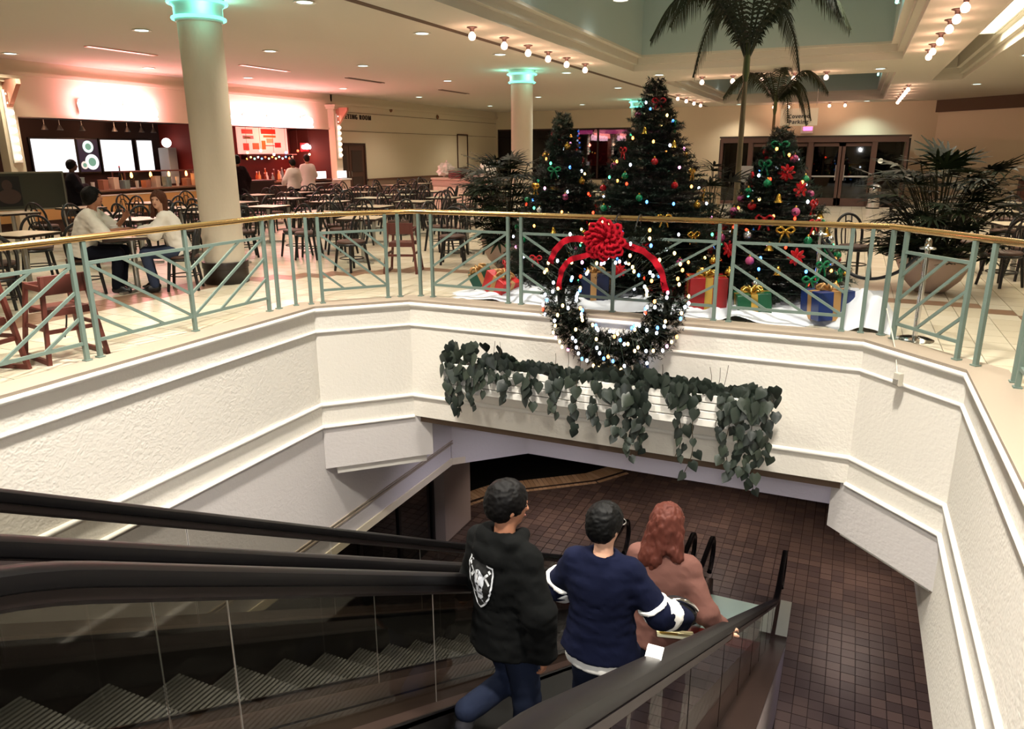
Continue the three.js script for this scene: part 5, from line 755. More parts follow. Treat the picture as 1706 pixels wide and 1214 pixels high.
// ---- window wall, entrance vestibule, signs
{
  const w = new THREE.Group(); w.name = 'window_1'; w.userData.kind = 'structure'; w.position.set(-12.45, 0, -36.08); scene.add(w); const fr = M(0x33231d, 0.5), gl = P(0x8a8a90, 0.02, { transmission: 1, thickness: 0 });
  for (let i = 0; i <= 5; i++) part('mullion', box(0.08, 2.42, 0.1, -4.45 + i * 1.78, 1.71, 0), fr, w); for (const y of [0.53, 2.89]) part('rail', box(8.98, 0.07, 0.1, 0, y, 0), fr, w); for (let i = 0; i < 5; i++) part('pane', box(1.7, 2.3, 0.008, -3.56 + i * 1.78, 1.71, 0), gl, w);
  struct('ground_outside', span(-40, 40, -0.4, -0.3, -90, -36.3), M(0x15171a, 0.9));
  const b = thing('neon_sign', 'pink neon sign glowing outside the dark window right of the left Christmas tree', 'neon sign', [-14.5, 3.05, -48]); for (let i = 0; i < 3; i++) part('lit_letters', box([0.9, 2.2, 2.0][i], 0.24, 0.08, [-1.7, 0.25, 3.1][i], 0, 0, 0.1), glow(0xff5a9a, 3), b); part('back_plate', box(6.6, 0.5, 0.06, 0.9, 0.05, -0.1), M(0x1a0608, 0.7), b); for (const x of [-1.8, 3.6]) part('post', rod([x, -3.36, -0.15], [x, 0.3, -0.15], 0.07), MAT.black, b);
  const lt = thing('lit_mini_tree', 'tiny coloured light tree outside the dark window', 'lights', [-15.3, 0, -44]); part('pole', rod([0, -0.3, 0], [0, 3.1, 0], 0.03), MAT.black, lt); for (let i = 0; i < 12; i++) part('light_bulb', new THREE.SphereGeometry(0.06, 10, 8), bulbMs[['blue', 'white', 'red', 'blue', 'pink'][i % 5]], lt, [(i % 2 - 0.5) * 0.02 * (12 - i), 1.7 + i * 0.13, 0.06]);
  // vestibule: frame, doors and side lights, wooden brown
  const v = new THREE.Group(); v.name = 'door_2'; v.userData.kind = 'structure'; v.position.set(0, 0, -28); scene.add(v); const bw = M(0x5a4036, 0.45), dg = P(0x9a9a98, 0.02, { transmission: 1, thickness: 0 });
  part('header', box(5.9, 0.16, 0.16, -1.5, 2.16, 0), bw, v); for (const x of [-4.4, -3.42, -1.47, 0.48, 1.42]) part('post', box(x === -4.4 || x === 1.42 ? 0.09 : 0.16, 2.1, 0.14, x, 1.05, 0), bw, v); part('sill', [box(0.84, 0.12, 0.1, -3.9, 0.06, 0), box(0.8, 0.12, 0.1, 0.95, 0.06, 0)], bw, v);
  part('pane', box(0.82, 1.95, 0.008, -3.92, 1.1, 0), dg, v); part('pane', box(0.78, 1.95, 0.008, 0.95, 1.1, 0), dg, v);
  for (const [x, m] of [[-2.94, 1], [-1.97, -1], [-0.98, 1], [0.0, -1]]) { const leaf = part('door_leaf', [box(0.09, 2.02, 0.05, -0.43, 1.04, 0), box(0.09, 2.02, 0.05, 0.43, 1.04, 0), box(0.95, 0.1, 0.05, 0, 2.0, 0), box(0.95, 0.26, 0.05, 0, 0.14, 0)], bw, v, [x, 0, 0]); part('pane', box(0.78, 1.7, 0.008, 0, 1.12, 0), dg, leaf); part('push_bar', box(0.76, 0.05, 0.05, 0, 0.98, 0.04, 0.01), MAT.steel, leaf); part('pull_handle', rod([m * 0.36, 0.85, 0.06], [m * 0.36, 1.35, 0.06], 0.015), MAT.steel, leaf); }
  struct('wall_vestibule', [span(-4.5, -4.38, 0, 2.2, -36, -28.1), span(1.4, 1.52, 0, 2.2, -36, -28.1), span(-4.38, 1.4, 0, 2.2, -36.1, -35.9)], M(0x2a2420, 0.8)); struct('ceiling_vestibule', span(-4.5, 1.52, 2.24, 2.3, -36, -28), M(0x4a4038, 0.8));
  struct('wall_return', [span(-4.36, -4.3, 0.1, 2.08, -29.2, -28.2), span(1.32, 1.38, 0.1, 2.08, -29.2, -28.2)], MAT.plaster);
  const sp = thing('lamp_post', 'bright lamp seen through the side glass of the entrance', 'lamp', [0.85, 0, -34]); part('pole', rod([0, 0, 0], [0, 1.35, 0], 0.03), MAT.black, sp); part('globe', new THREE.SphereGeometry(0.1, 16, 12).translate(0, 1.42, 0), glow(0xfff0d0, 9), sp);
  for (const [x, y, c, l] of [[-1.25, 1.55, 'red', 'tiny red light behind the left glass door'], [0.15, 1.15, 'white', 'tiny white light behind the right glass door']]) { const o = thing('indicator_light', l, 'light', [x, y, -35.8]); part('lens', new THREE.SphereGeometry(0.04, 10, 8), bulbMs[c], o); part('mount', box(0.06, 0.06, 0.08, 0, 0, -0.05), MAT.black, o); }
  const font = await new FontLoader().loadAsync('fonts/droid/droid_sans_bold.typeface.json');
  const s = thing('hanging_sign', 'white hanging sign reading Covered Parking, partly behind the distant palm', 'sign', [-1.56, 2.68, -22.5]); part('board', box(0.95, 0.45, 0.04, 0, 0, 0, 0.01), M(0xdfe0d2, 0.6), s); for (const x of [-0.42, 0.42]) part('hanger_rod', rod([x, 0.28, 0], [x, 1.08, 0], 0.008, 0.008, 6), MAT.steel, s);
  ['Covered', 'Parking'].forEach((tx, i) => { const g = new TextGeometry(tx, { font, size: 0.1, depth: 0.006, curveSegments: 3 }); g.computeBoundingBox(); part('lettering', g.translate(-g.boundingBox.max.x / 2, -0.03 - i * 0.145, 0.021), M(0x2c3440, 0.6), s); });
  const ex = thing('exit_sign', 'small glowing pink exit sign on the wall above the entrance doors', 'sign', [-2.12, 2.72, -35.965]); part('housing', box(0.5, 0.3, 0.06, 0, -0.03, 0, 0.01), MAT.white, ex); part('lit_face', box(0.36, 0.15, 0.02, 0.03, 0.02, 0.035), glow(0xff5fb0, 4), ex);
  const bin = thing('trash_can', 'polished steel trash can right of the entrance doors', 'trash can', [0.62, 0, -27.3]); part('drum', lathe([[0, 0.02], [0.19, 0.02], [0.2, 0.04], [0.2, 0.62], [0.21, 0.64], [0.2, 0.66], [0.19, 0.66]], 28), MAT.chrome, bin); part('lid', lathe([[0.195, 0.66], [0.14, 0.74], [0.06, 0.78], [0, 0.785]], 28), MAT.steel, bin); part('base', new THREE.CylinderGeometry(0.205, 0.205, 0.03, 28).translate(0, 0.015, 0), MAT.black, bin);
  const fs = thing('floor_sign', 'small pale sign on a stand between the tall palm trunk and the right tree', 'sign', [-3.2, 0, -25.5]); part('panel', box(0.42, 0.5, 0.03, 0, 1.1, 0, 0.006), M(0xaab2b8, 0.6), fs); part('pole', rod([0, 0.02, 0], [0, 0.9, 0], 0.015), MAT.steel, fs); part('base', new THREE.CylinderGeometry(0.18, 0.2, 0.03, 24).translate(0, 0.015, 0), MAT.steel, fs);
  const bb = thing('waste_bin', 'beige square bin with dark top left of the distant doors', 'bin', [-3.35, 0, -19.8]); part('body', box(0.5, 0.95, 0.5, 0, 0.475, 0, 0.02), M(0xb8a68c, 0.7), bb); part('top', box(0.54, 0.1, 0.54, 0, 1.0, 0, 0.03), MAT.black, bb);
  const cab = thing('wood_cabinet', 'reddish brown wooden cabinet at the far right edge of the picture', 'cabinet', [4.75, 0, -25.2]); part('body', box(1.1, 1.0, 0.5, 0, 0.5, 0, 0.01), M(0x4d2a20, 0.5), cab); part('top', box(1.2, 0.05, 0.6, 0, 1.02, 0, 0.01), M(0x3a1f18, 0.4), cab); part('door_panel', box(0.5, 0.8, 0.02, -0.27, 0.48, 0.255, 0.01), M(0x5a3226, 0.5), cab); part('door_panel', box(0.5, 0.8, 0.02, 0.27, 0.48, 0.255, 0.01), M(0x5a3226, 0.5), cab);
  const pp = thing('square_post', 'pinkish square post above the wooden cabinet at the right edge', 'post', [5.0, 0, -26]); part('shaft', box(0.3, 3.7, 0.3, 0, 1.85, 0), M(0xb99a8c, 0.8), pp); part('base', box(0.36, 0.2, 0.36, 0, 0.1, 0), MAT.brownWood, pp);
}
// ---- easel signs at the left edge
{
  const e = thing('easel_sign', 'grey-green board with a dark portrait poster on an easel at the left edge', 'sign', [-15.6, 0, -10.35], 1.1); part('board', box(1.3, 0.72, 0.04, 0, 1.05, 0, 0.01), M(0x3d4038, 0.7), e); part('rim', [box(1.34, 0.03, 0.06, 0, 1.42, 0), box(1.34, 0.03, 0.06, 0, 0.68, 0), box(0.03, 0.76, 0.06, 0.66, 1.05, 0)], M(0x8a8a7a, 0.5), e); for (const s of [-1, 1]) part('leg', rod([s * 0.55, 1.0, -0.03], [s * 0.62, 0.004, 0.1 * s], 0.018), MAT.steel, e);
  const ps = part('poster', box(0.5, 0.6, 0.012, -0.38, 1.05, 0.026), M(0x0c0b0e, 0.5), e); part('portrait_print', mg([ellip(0.09, 0.11, 0.004, 0, 0.1, 0), ellip(0.2, 0.15, 0.004, 0.02, -0.12, 0)]), M(0x4a3836, 0.6), ps, [-0.36, 1.07, 0.034]);
  const a = thing('easel_sign', 'dark leaning easel board right of the portrait poster', 'sign', [-15.9, 0, -11.5], 1.2); part('board', bar([0, 0.45, 0.16], [0, 1.25, -0.02], 0.5, 0.03, V(0, 0, 1)), M(0x2a231d, 0.7), a); for (const s of [-1, 1]) part('leg', rod([s * 0.22, 1.25, -0.04], [s * 0.24, 0.004, 0.24], 0.016), M(0x7d5a2c, 0.5), a); part('back_leg', rod([0, 1.2, -0.05], [0, 0.004, -0.42], 0.016), M(0x7d5a2c, 0.5), a);
}
// ---- lower level pillar and shop front
{
  const p = thing('pillar', 'pale square pillar with a capital on the lower level at the left', 'pillar', [-7.1, YL, -12.3]); part('shaft', box(0.72, 2.1, 1.1, 0, 1.05, 0), M(0x9a8d86, 0.8), p); part('capital', box(0.84, 0.3, 1.22, 0, 2.25, 0, 0.02), M(0xa89c94, 0.7), p);
  const s = new THREE.Group(); s.name = 'window_2'; s.userData.kind = 'structure'; s.position.set(-6.95, YL, -9.2); scene.add(s); for (let i = 0; i < 5; i++) part('mullion', box(0.08, 2.4, 0.08, 0, 1.2, -2.4 + i * 1.2), MAT.black, s); part('rail', box(0.08, 0.12, 4.9, 0, 0.06, 0), MAT.black, s); for (let i = 0; i < 4; i++) part('pane', box(0.01, 2.3, 1.1, 0, 1.2, -1.8 + i * 1.2), P(0x5a5a60, 0.03, { transmission: 1, thickness: 0 }), s);
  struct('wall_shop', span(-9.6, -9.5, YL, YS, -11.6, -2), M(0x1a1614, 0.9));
  const rnd = rng(4); for (let k = 0; k < 4; k++) { const t = thing('clothes_rack', ORD[k] + ' dim rack of clothes behind the lower shop window', 'display', [-8.3, YL, -7.6 - k * 1.1], 0.3 * k, 'dim displays behind the lower shop window'); part('pole', rod([0, 0, 0], [0, 1.5, 0], 0.02), MAT.steel, t); for (let j = 0; j < 4; j++) part('garment', box(0.12, 0.7 + 0.2 * rnd(), 0.4, -0.24 + j * 0.16, 1.0, 0, 0.05), M([0x3a4a6a, 0x6a3a3a, 0x7a7468, 0x2a2a30][(j + k) % 4], 0.8), t); part('hanger_bar', rod([-0.4, 1.45, 0], [0.4, 1.45, 0], 0.014), MAT.steel, t); }
}
// ---- people: signed distance fields of the posed body and of each garment, meshed by surface nets
function surfaceNets(f, lo, hi, cell) {
  const n = [0, 1, 2].map((k) => Math.max(2, Math.ceil((hi[k] - lo[k]) / cell) + 1)), [nx, ny, nz] = n, D = new Float32Array(nx * ny * nz), id = new Int32Array(nx * ny * nz).fill(-1), pos = [], idx = [];
  for (let k = 0, i = 0; k < nz; k++) for (let j = 0; j < ny; j++) for (let m = 0; m < nx; m++, i++) D[i] = f(lo[0] + m * cell, lo[1] + j * cell, lo[2] + k * cell);
  const S = [1, nx, nx * ny];
  for (let k = 0; k < nz - 1; k++) for (let j = 0; j < ny - 1; j++) for (let m = 0; m < nx - 1; m++) {
    const b = m + j * nx + k * nx * ny; let neg = 0, sx = 0, sy = 0, sz = 0, c = 0;
    for (let q = 0; q < 8; q++) if (D[b + (q & 1) + ((q >> 1) & 1) * nx + (q >> 2) * nx * ny] < 0) neg++;
    if (!neg || neg === 8) continue;
    for (let q = 0; q < 8; q++) for (const [ax, bit] of [[0, 1], [1, 2], [2, 4]]) { if (q & bit) continue; const i0 = b + (q & 1) + ((q >> 1) & 1) * nx + (q >> 2) * nx * ny, a = D[i0], d = D[i0 + S[ax]]; if ((a < 0) === (d < 0)) continue; const t = a / (a - d); sx += (q & 1) + (ax === 0 ? t : 0); sy += ((q >> 1) & 1) + (ax === 1 ? t : 0); sz += (q >> 2) + (ax === 2 ? t : 0); c++; }
    id[b] = pos.length / 3; pos.push(lo[0] + (m + sx / c) * cell, lo[1] + (j + sy / c) * cell, lo[2] + (k + sz / c) * cell);
  }
  for (let k = 1; k < nz - 1; k++) for (let j = 1; j < ny - 1; j++) for (let m = 1; m < nx - 1; m++) {
    const b = m + j * nx + k * nx * ny, a = D[b];
    for (let ax = 0; ax < 3; ax++) { const d = D[b + S[ax]]; if ((a < 0) === (d < 0)) continue; const u = S[(ax + 1) % 3], v = S[(ax + 2) % 3], q = [id[b], id[b - u], id[b - u - v], id[b - v]]; if (q.some((x) => x < 0)) continue; if (a < 0) idx.push(q[0], q[1], q[2], q[0], q[2], q[3]); else idx.push(q[0], q[2], q[1], q[0], q[3], q[2]); }
  }
  const g = new THREE.BufferGeometry(); g.setAttribute('position', new THREE.Float32BufferAttribute(pos, 3)); g.setIndex(idx); g.computeVertexNormals(); return g;
}
const smin = (a, b, k) => { const h = Math.max(0, k - Math.abs(a - b)) / k; return Math.min(a, b) - h * h * k * 0.25; };
const capD = (x, y, z, a, b, ra, rb) => { const dx = b[0] - a[0], dy = b[1] - a[1], dz = b[2] - a[2], l2 = dx * dx + dy * dy + dz * dz || 1e-9; let t = ((x - a[0]) * dx + (y - a[1]) * dy + (z - a[2]) * dz) / l2; t = t < 0 ? 0 : t > 1 ? 1 : t; return Math.hypot(x - a[0] - dx * t, y - a[1] - dy * t, z - a[2] - dz * t) - ra - (rb - ra) * t; };
const ellD = (x, y, z, c, r) => { const a = (x - c[0]) / r[0], b = (y - c[1]) / r[1], d = (z - c[2]) / r[2], k0 = Math.hypot(a, b, d), k1 = Math.hypot(a / r[0], b / r[1], d / r[2]) || 1e-6; return k0 * (k0 - 1) / k1; };
const add3 = (a, b, k = 1) => [a[0] + b[0] * k, a[1] + b[1] * k, a[2] + b[2] * k], sub3 = (a, b) => [a[0] - b[0], a[1] - b[1], a[2] - b[2]], len3 = (a) => Math.hypot(...a), norm3 = (a) => { const l = len3(a) || 1; return a.map((v) => v / l); }, cross3 = (a, b) => [a[1] * b[2] - a[2] * b[1], a[2] * b[0] - a[0] * b[2], a[0] * b[1] - a[1] * b[0]], mix3 = (a, b, t) => a.map((v, i) => v + (b[i] - v) * t);
function fieldOf(prims, k) { return (x, y, z) => { let d = 9; for (const p of prims) d = smin(d, p.length === 2 ? ellD(x, y, z, p[0], p[1]) : capD(x, y, z, p[0], p[1], p[2], p[3]), p[4] ?? k); return d; }; }
const bounds = (pts, m) => [[0, 1, 2].map((k) => Math.min(...pts.map((p) => p[k])) - m), [0, 1, 2].map((k) => Math.max(...pts.map((p) => p[k])) + m)];
function handPrims(w, dir, palm, side, curl) { // w wrist, dir along the hand, palm normal, side of the thumb (+1 / -1 along dir x palm)
  const d = norm3(dir), c = norm3(cross3(d, palm)), p = norm3(cross3(c, d)), L = [], ends = [[0.088, 0.03, 0.07], [0.095, 0.01, 0.08], [0.09, -0.01, 0.074], [0.08, -0.03, 0.058]];
  for (const [l, s, f] of ends) {
    const k = add3(add3(w, d, l), c, s * side); L.push([add3(add3(w, d, 0.01), c, s * 0.6 * side), k, 0.013, 0.0105, 0.012]);
    let q = k, a = 0; for (const [fl, r] of [[0.5, 0.0092], [0.3, 0.0085], [0.24, 0.0075]]) { a += curl; const nd = norm3(add3(d.map((v) => v * Math.cos(a)), p, Math.sin(a))), e = add3(q, nd, f * fl); L.push([q, e, r, r - 0.0007, 0.005]); q = e; }
  }
  const t0 = add3(add3(w, d, 0.022), c, 0.022 * side), t1 = add3(add3(add3(t0, d, 0.03), c, 0.03 * side), p, 0.012), t2 = add3(add3(add3(t1, d, 0.03), c, 0.006 * side), p, 0.018); L.push([t0, t1, 0.0135, 0.011, 0.012], [t1, t2, 0.0108, 0.0085, 0.006]);
  return L;
}
const skinTones = { light: 0xc99a80, mid: 0xb08066, tan: 0x9c6a50, dark: 0x5e3d2e };
function person(o) {
  const near = o.near, t = thing('person', o.label, 'person', o.pos, o.turn ?? 0); t.scale.setScalar(o.scale ?? 1);
  const J = { pelvis: [0, 0.95, 0.01], neck: [0, 1.46, 0.015], head: [0, 1.625, -0.015], shL: [-0.175, 1.39, 0.02], shR: [0.175, 1.39, 0.02], elL: [-0.235, 1.13, 0.04], elR: [0.235, 1.13, 0.04], wrL: [-0.25, 0.89, -0.05], wrR: [0.25, 0.89, -0.05], hipL: [-0.09, 0.92, 0], hipR: [0.09, 0.92, 0], knL: [-0.1, 0.5, -0.03], knR: [0.1, 0.5, -0.03], anL: [-0.105, 0.085, 0.03], anR: [0.105, 0.085, 0.03], toeL: [-0.115, 0.03, -0.13], toeR: [0.115, 0.03, -0.13], palmL: [0.8, 0, 0.2], palmR: [-0.8, 0, 0.2], ...o.J };
  const w = o.wide ?? 1, right = norm3(add3(sub3(J.shR, J.shL), sub3(J.hipR, J.hipL), 0.6)), spine = sub3(J.neck, J.pelvis), sl = len3(spine), up = norm3(spine), fw = norm3(cross3(right, up));
  const torso = (tab, grow) => (x, y, z) => { const r = [x - J.pelvis[0], y - J.pelvis[1], z - J.pelvis[2]], a = r[0] * up[0] + r[1] * up[1] + r[2] * up[2], s = r[0] * right[0] + r[1] * right[1] + r[2] * right[2], f = r[0] * fw[0] + r[1] * fw[1] + r[2] * fw[2]; const u = a / sl; let i = 0; while (i < tab.length - 2 && u > tab[i + 1][0]) i++; const k = Math.max(0, Math.min(1, (u - tab[i][0]) / (tab[i + 1][0] - tab[i][0]))), rw = tab[i][1] + (tab[i + 1][1] - tab[i][1]) * k + grow, rd = tab[i][2] + (tab[i + 1][2] - tab[i][2]) * k + grow; const q = (Math.hypot(s / rw, f / rd) - 1) * Math.min(rw, rd), lo = (tab[0][0] - u) * sl, hi = (u - tab[tab.length - 1][0]) * sl; return Math.max(q, lo, hi); };
  const bodyTab = [[-0.12, 0.15 * w, 0.1], [0, 0.165 * w, 0.115], [0.35, 0.145 * w, 0.1], [0.7, 0.165 * w, 0.115], [0.88, 0.13 * w, 0.085], [1, 0.055, 0.06]], skin = M(skinTones[o.skin ?? 'mid'], 0.6);
  // head frame
  const hy = o.headYaw ?? 0, hp = o.headPitch ?? 0, hm = new THREE.Matrix4().makeRotationFromEuler(new THREE.Euler(-hp, hy, 0, 'YXZ')).setPosition(...J.head), hi = hm.clone().invert(), hv = V(0, 0, 0), loc = (x, y, z) => { hv.set(x, y, z).applyMatrix4(hi); return [hv.x, hv.y, hv.z]; };
  const headF = (x, y, z) => { const [a, b, c] = loc(x, y, z); let d = ellD(a, b, c, [0, 0.03, 0.008], [0.073, 0.088, 0.092]); d = smin(d, ellD(a, b, c, [0, -0.04, -0.028], [0.055, 0.066, 0.06]), 0.04); d = smin(d, capD(a, b, c, [0, 0.012, -0.084], [0, -0.022, -0.102], 0.008, 0.013), 0.018); d = smin(d, ellD(a, b, c, [0, -0.085, -0.062], [0.02, 0.016, 0.018]), 0.02); d = smin(d, ellD(a, b, c, [0, -0.052, -0.082], [0.024, 0.009, 0.012]), 0.01); d = smin(d, ellD(a, b, c, [0, 0.03, -0.078], [0.05, 0.012, 0.014]), 0.02); for (const s of [-1, 1]) { d = smin(d, ellD(a, b, c, [s * 0.076, -0.004, 0.006], [0.01, 0.03, 0.018]), 0.008); d = Math.max(d, -ellD(a, b, c, [s * 0.03, 0.008, -0.092], [0.015, 0.01, 0.012])); } return smin(d, capD(x, y, z, [J.neck[0], J.neck[1] - 0.05, J.neck[2]], add3(J.head, [0, -0.04, 0.02]), 0.056, 0.052), 0.03); };
  const limbs = []; for (const s of ['L', 'R']) { limbs.push([J['sh' + s], J['el' + s], 0.047, 0.038], [J['el' + s], J['wr' + s], 0.038, 0.026], [J['hip' + s], J['kn' + s], 0.078, 0.05], [J['kn' + s], J['an' + s], 0.05, 0.036], [J['an' + s], J['toe' + s], 0.035, 0.024]); }
  const tb = torso(bodyTab, -0.01), lf = fieldOf(limbs, 0.04), cell = near ? 0.014 : 0.022, all = Object.entries(J).filter(([k]) => !k.startsWith('palm')).map(([, v]) => v);
  const bodyF = (x, y, z) => smin(smin(tb(x, y, z), lf(x, y, z), 0.05), headF(x, y, z), 0.03);
  const geos = [surfaceNets((x, y, z) => y > J.neck[1] - 0.04 && Math.hypot(x - J.neck[0], z - J.neck[2]) < 0.16 ? Math.min(bodyF(x, y, z), 9) : bodyF(x, y, z), ...bounds(all, 0.17), cell)];
  geos.push(surfaceNets(headF, ...bounds([J.head, J.neck], 0.125), near ? 0.0055 : 0.009));
  for (const s of ['L', 'R']) { const hd = o['hand' + s] ?? sub3(J['wr' + s], J['el' + s]), pr = handPrims(J['wr' + s], hd, J['palm' + s], (s === 'L' ? -1 : 1) * (o['flip' + s] ? -1 : 1), o.curl ?? 0.35); pr.push([mix3(J['el' + s], J['wr' + s], 0.8), J['wr' + s], 0.027, 0.022, 0.02]); geos.push(surfaceNets(fieldOf(pr, 0.01), ...bounds(pr.flatMap((p) => [p[0], p[1]]), 0.03), near ? 0.0042 : 0.0075)); }
  const body = part('body', mg(geos), skin, t);
  const E = (p) => { const v = V(...p).applyMatrix4(hm); return [v.x, v.y, v.z]; };
  part('eyes', mg([-1, 1].map((s) => ellip(0.011, 0.008, 0.008, ...E([s * 0.03, 0.008, -0.082]), 10, 8))), M(0x2a1c16, 0.2), t); part('lips', ellip(0.022, 0.007, 0.008, 0, 0, 0, 12, 8).applyMatrix4(hm.clone().multiply(new THREE.Matrix4().makeTranslation(0, -0.052, -0.091))), M(0x8a4a42, 0.5), t);
  // hair
  const H = o.hair, hc = cloth(H.color, { roughness: 0.6, specularIntensity: 0.3 }), ns = H.rough ?? 0.004, long = (H.long ?? []).map((q) => q.map((v) => (Array.isArray(v) ? E(v) : v)));
  const lfld = long.length ? fieldOf(long, 0.03) : null;
  const hairF = (x, y, z) => { const [a, b, c] = loc(x, y, z); let d = ellD(a, b, c, [0, 0.036, 0.014], [0.084 + (H.vol ?? 0), 0.093 + (H.vol ?? 0), 0.098 + (H.vol ?? 0)]); d = smin(d, ellD(a, b, c, [0, -0.02, 0.05], [0.07 + (H.vol ?? 0), 0.075, 0.055 + (H.vol ?? 0)]), 0.03); d = Math.max(d, -ellD(a, b, c, [0, -0.035, -0.1], [0.064, 0.092, 0.085])); d = Math.max(d, -(b + (H.nape ?? 0.085))); if (lfld) d = smin(d, lfld(x, y, z), 0.03); return d + ns * (N3(x * 60, y * (long.length ? 22 : 60), z * 60) + N3(x * 28, y * 12, z * 28)); };
  part('hair', surfaceNets(hairF, ...bounds([J.head, ...long.flatMap((q) => [q[0], q[1]])], 0.19), near ? 0.0065 : 0.011), hc, t);
  // top
  const T = o.top, grow = T.grow ?? 0.012, sleeveEnd = T.sleeve ?? 0.96, tab = [[T.hem ?? -0.15, (T.hemW ?? 0.18) * w, T.hemD ?? 0.13], [0, 0.172 * w, 0.122], [0.3, 0.155 * w, 0.115], [0.7, 0.178 * w, 0.125], [0.86, 0.15 * w, 0.1], [0.95, 0.085, 0.075], [1.0, 0.066, 0.066]];
  const arms = []; for (const s of ['L', 'R']) { const a = J['sh' + s], e = J['el' + s], q = J['wr' + s]; const upA = Math.min(1, sleeveEnd * 2), lw = Math.max(0, sleeveEnd * 2 - 1); arms.push([add3(mix3(a, J.neck, 0.12), [0, 0.0, 0]), mix3(a, e, upA), 0.05 + grow * 0.8, 0.044 + grow + (T.loose ?? 0)]); if (lw > 0) arms.push([e, mix3(e, q, lw), 0.044 + grow + (T.loose ?? 0), 0.034 + grow + (T.loose ?? 0)]); }
  for (const s of ['L', 'R']) arms.push([add3(J.neck, up, -0.02), J['sh' + s], 0.045 + grow * 0.7, 0.046 + grow * 0.6]);
  const tf = torso(tab, grow), af = fieldOf(arms, 0.035), wr = T.wrinkle ?? 0.006, extraT = T.extra ? fieldOf(T.extra, 0.03) : null;
  const topF = (x, y, z) => { let d = smin(tf(x, y, z), af(x, y, z), 0.045); if (extraT) d = smin(d, extraT(x, y, z), 0.03); d += wr * (0.7 * N3(x * 8, y * 19, z * 8) + 0.6 * N3(x * 20 + y * 9, y * 34, z * 20)); return Math.max(d, -capD(x, y, z, J.neck, add3(J.neck, spine, 0.4), 0.058, 0.075)); };
  const top = part('top_garment', surfaceNets(topF, ...bounds([J.pelvis, J.neck, J.shL, J.shR, J.elL, J.elR, J.wrL, J.wrR, add3(J.pelvis, spine, T.hem ?? -0.15)], 0.22), cell), cloth(T.color, { bumpMap: clothTex, bumpScale: 0.001 }), t); top.name = T.name ?? 'shirt';
  // trousers and shoes
  const B = o.bottom, bl = []; for (const s of ['L', 'R']) { bl.push([J['hip' + s], J['kn' + s], 0.092 * (B.w ?? 1), 0.066 * (B.w ?? 1)], [J['kn' + s], mix3(J['kn' + s], J['an' + s], 0.98), 0.064 * (B.w ?? 1), 0.058 * (B.w ?? 1)]); }
  const bt = torso([[-0.16, 0.13 * w, 0.1], [0, 0.168 * w, 0.12], [0.16, 0.155 * w, 0.112]], 0.008), bf = fieldOf(bl, 0.03);
  part(B.name ?? 'jeans', surfaceNets((x, y, z) => smin(bt(x, y, z), bf(x, y, z), 0.05) + 0.005 * N3(x * 12, y * 16, z * 12), ...bounds([J.pelvis, J.hipL, J.hipR, J.knL, J.knR, J.anL, J.anR], 0.2), cell), cloth(B.color, { bumpMap: clothTex, bumpScale: 0.001 }), t);
  for (const s of ['L', 'R']) { const a = J['an' + s], e = J['toe' + s], d = norm3(sub3(e, a)), heel = add3(add3(a, [0, -0.045, 0]), norm3([-d[0], 0.0, -d[2]]), 0.03); const sp = [[heel, add3(e, [0, 0, 0]), 0.04, 0.034], [add3(a, [0, -0.02, 0]), mix3(a, e, 0.5), 0.042, 0.04]]; part('shoe', surfaceNets(fieldOf(sp, 0.03), ...bounds([heel, e, a], 0.07), near ? 0.008 : 0.014), M(o.shoes ?? 0x15120f, 0.4), t); if (near && o.shoeTrim) part('shoe_trim', surfaceNets(fieldOf([[add3(heel, [0, 0.01, 0]), mix3(heel, e, 0.3), 0.043, 0.03]], 0.02), ...bounds([heel, mix3(heel, e, 0.3)], 0.06), 0.008), M(o.shoeTrim, 0.4), t); }
  t.userData.topF = undefined; delete t.userData.topF; return { t, J, topF, right, up, fw, E, torso };
}
const sitting = (lean, extra) => ({ pelvis: [0, 0.56, 0.02], neck: [0, 1.05, -0.03 - lean], head: [0, 1.21, -0.07 - lean], shL: [-0.18, 1.0, -0.02 - lean], shR: [0.18, 1.0, -0.02 - lean], elL: [-0.25, 0.78, -0.14 - lean], elR: [0.25, 0.78, -0.14 - lean], wrL: [-0.1, 0.79, -0.36 - lean], wrR: [0.1, 0.79, -0.36 - lean], hipL: [-0.1, 0.53, -0.02], hipR: [0.1, 0.53, -0.02], knL: [-0.14, 0.53, -0.43], knR: [0.14, 0.53, -0.43], anL: [-0.13, 0.1, -0.36], anR: [0.13, 0.1, -0.36], toeL: [-0.14, 0.04, -0.5], toeR: [0.14, 0.04, -0.5], palmL: [0, -1, 0], palmR: [0, -1, 0], ...extra });
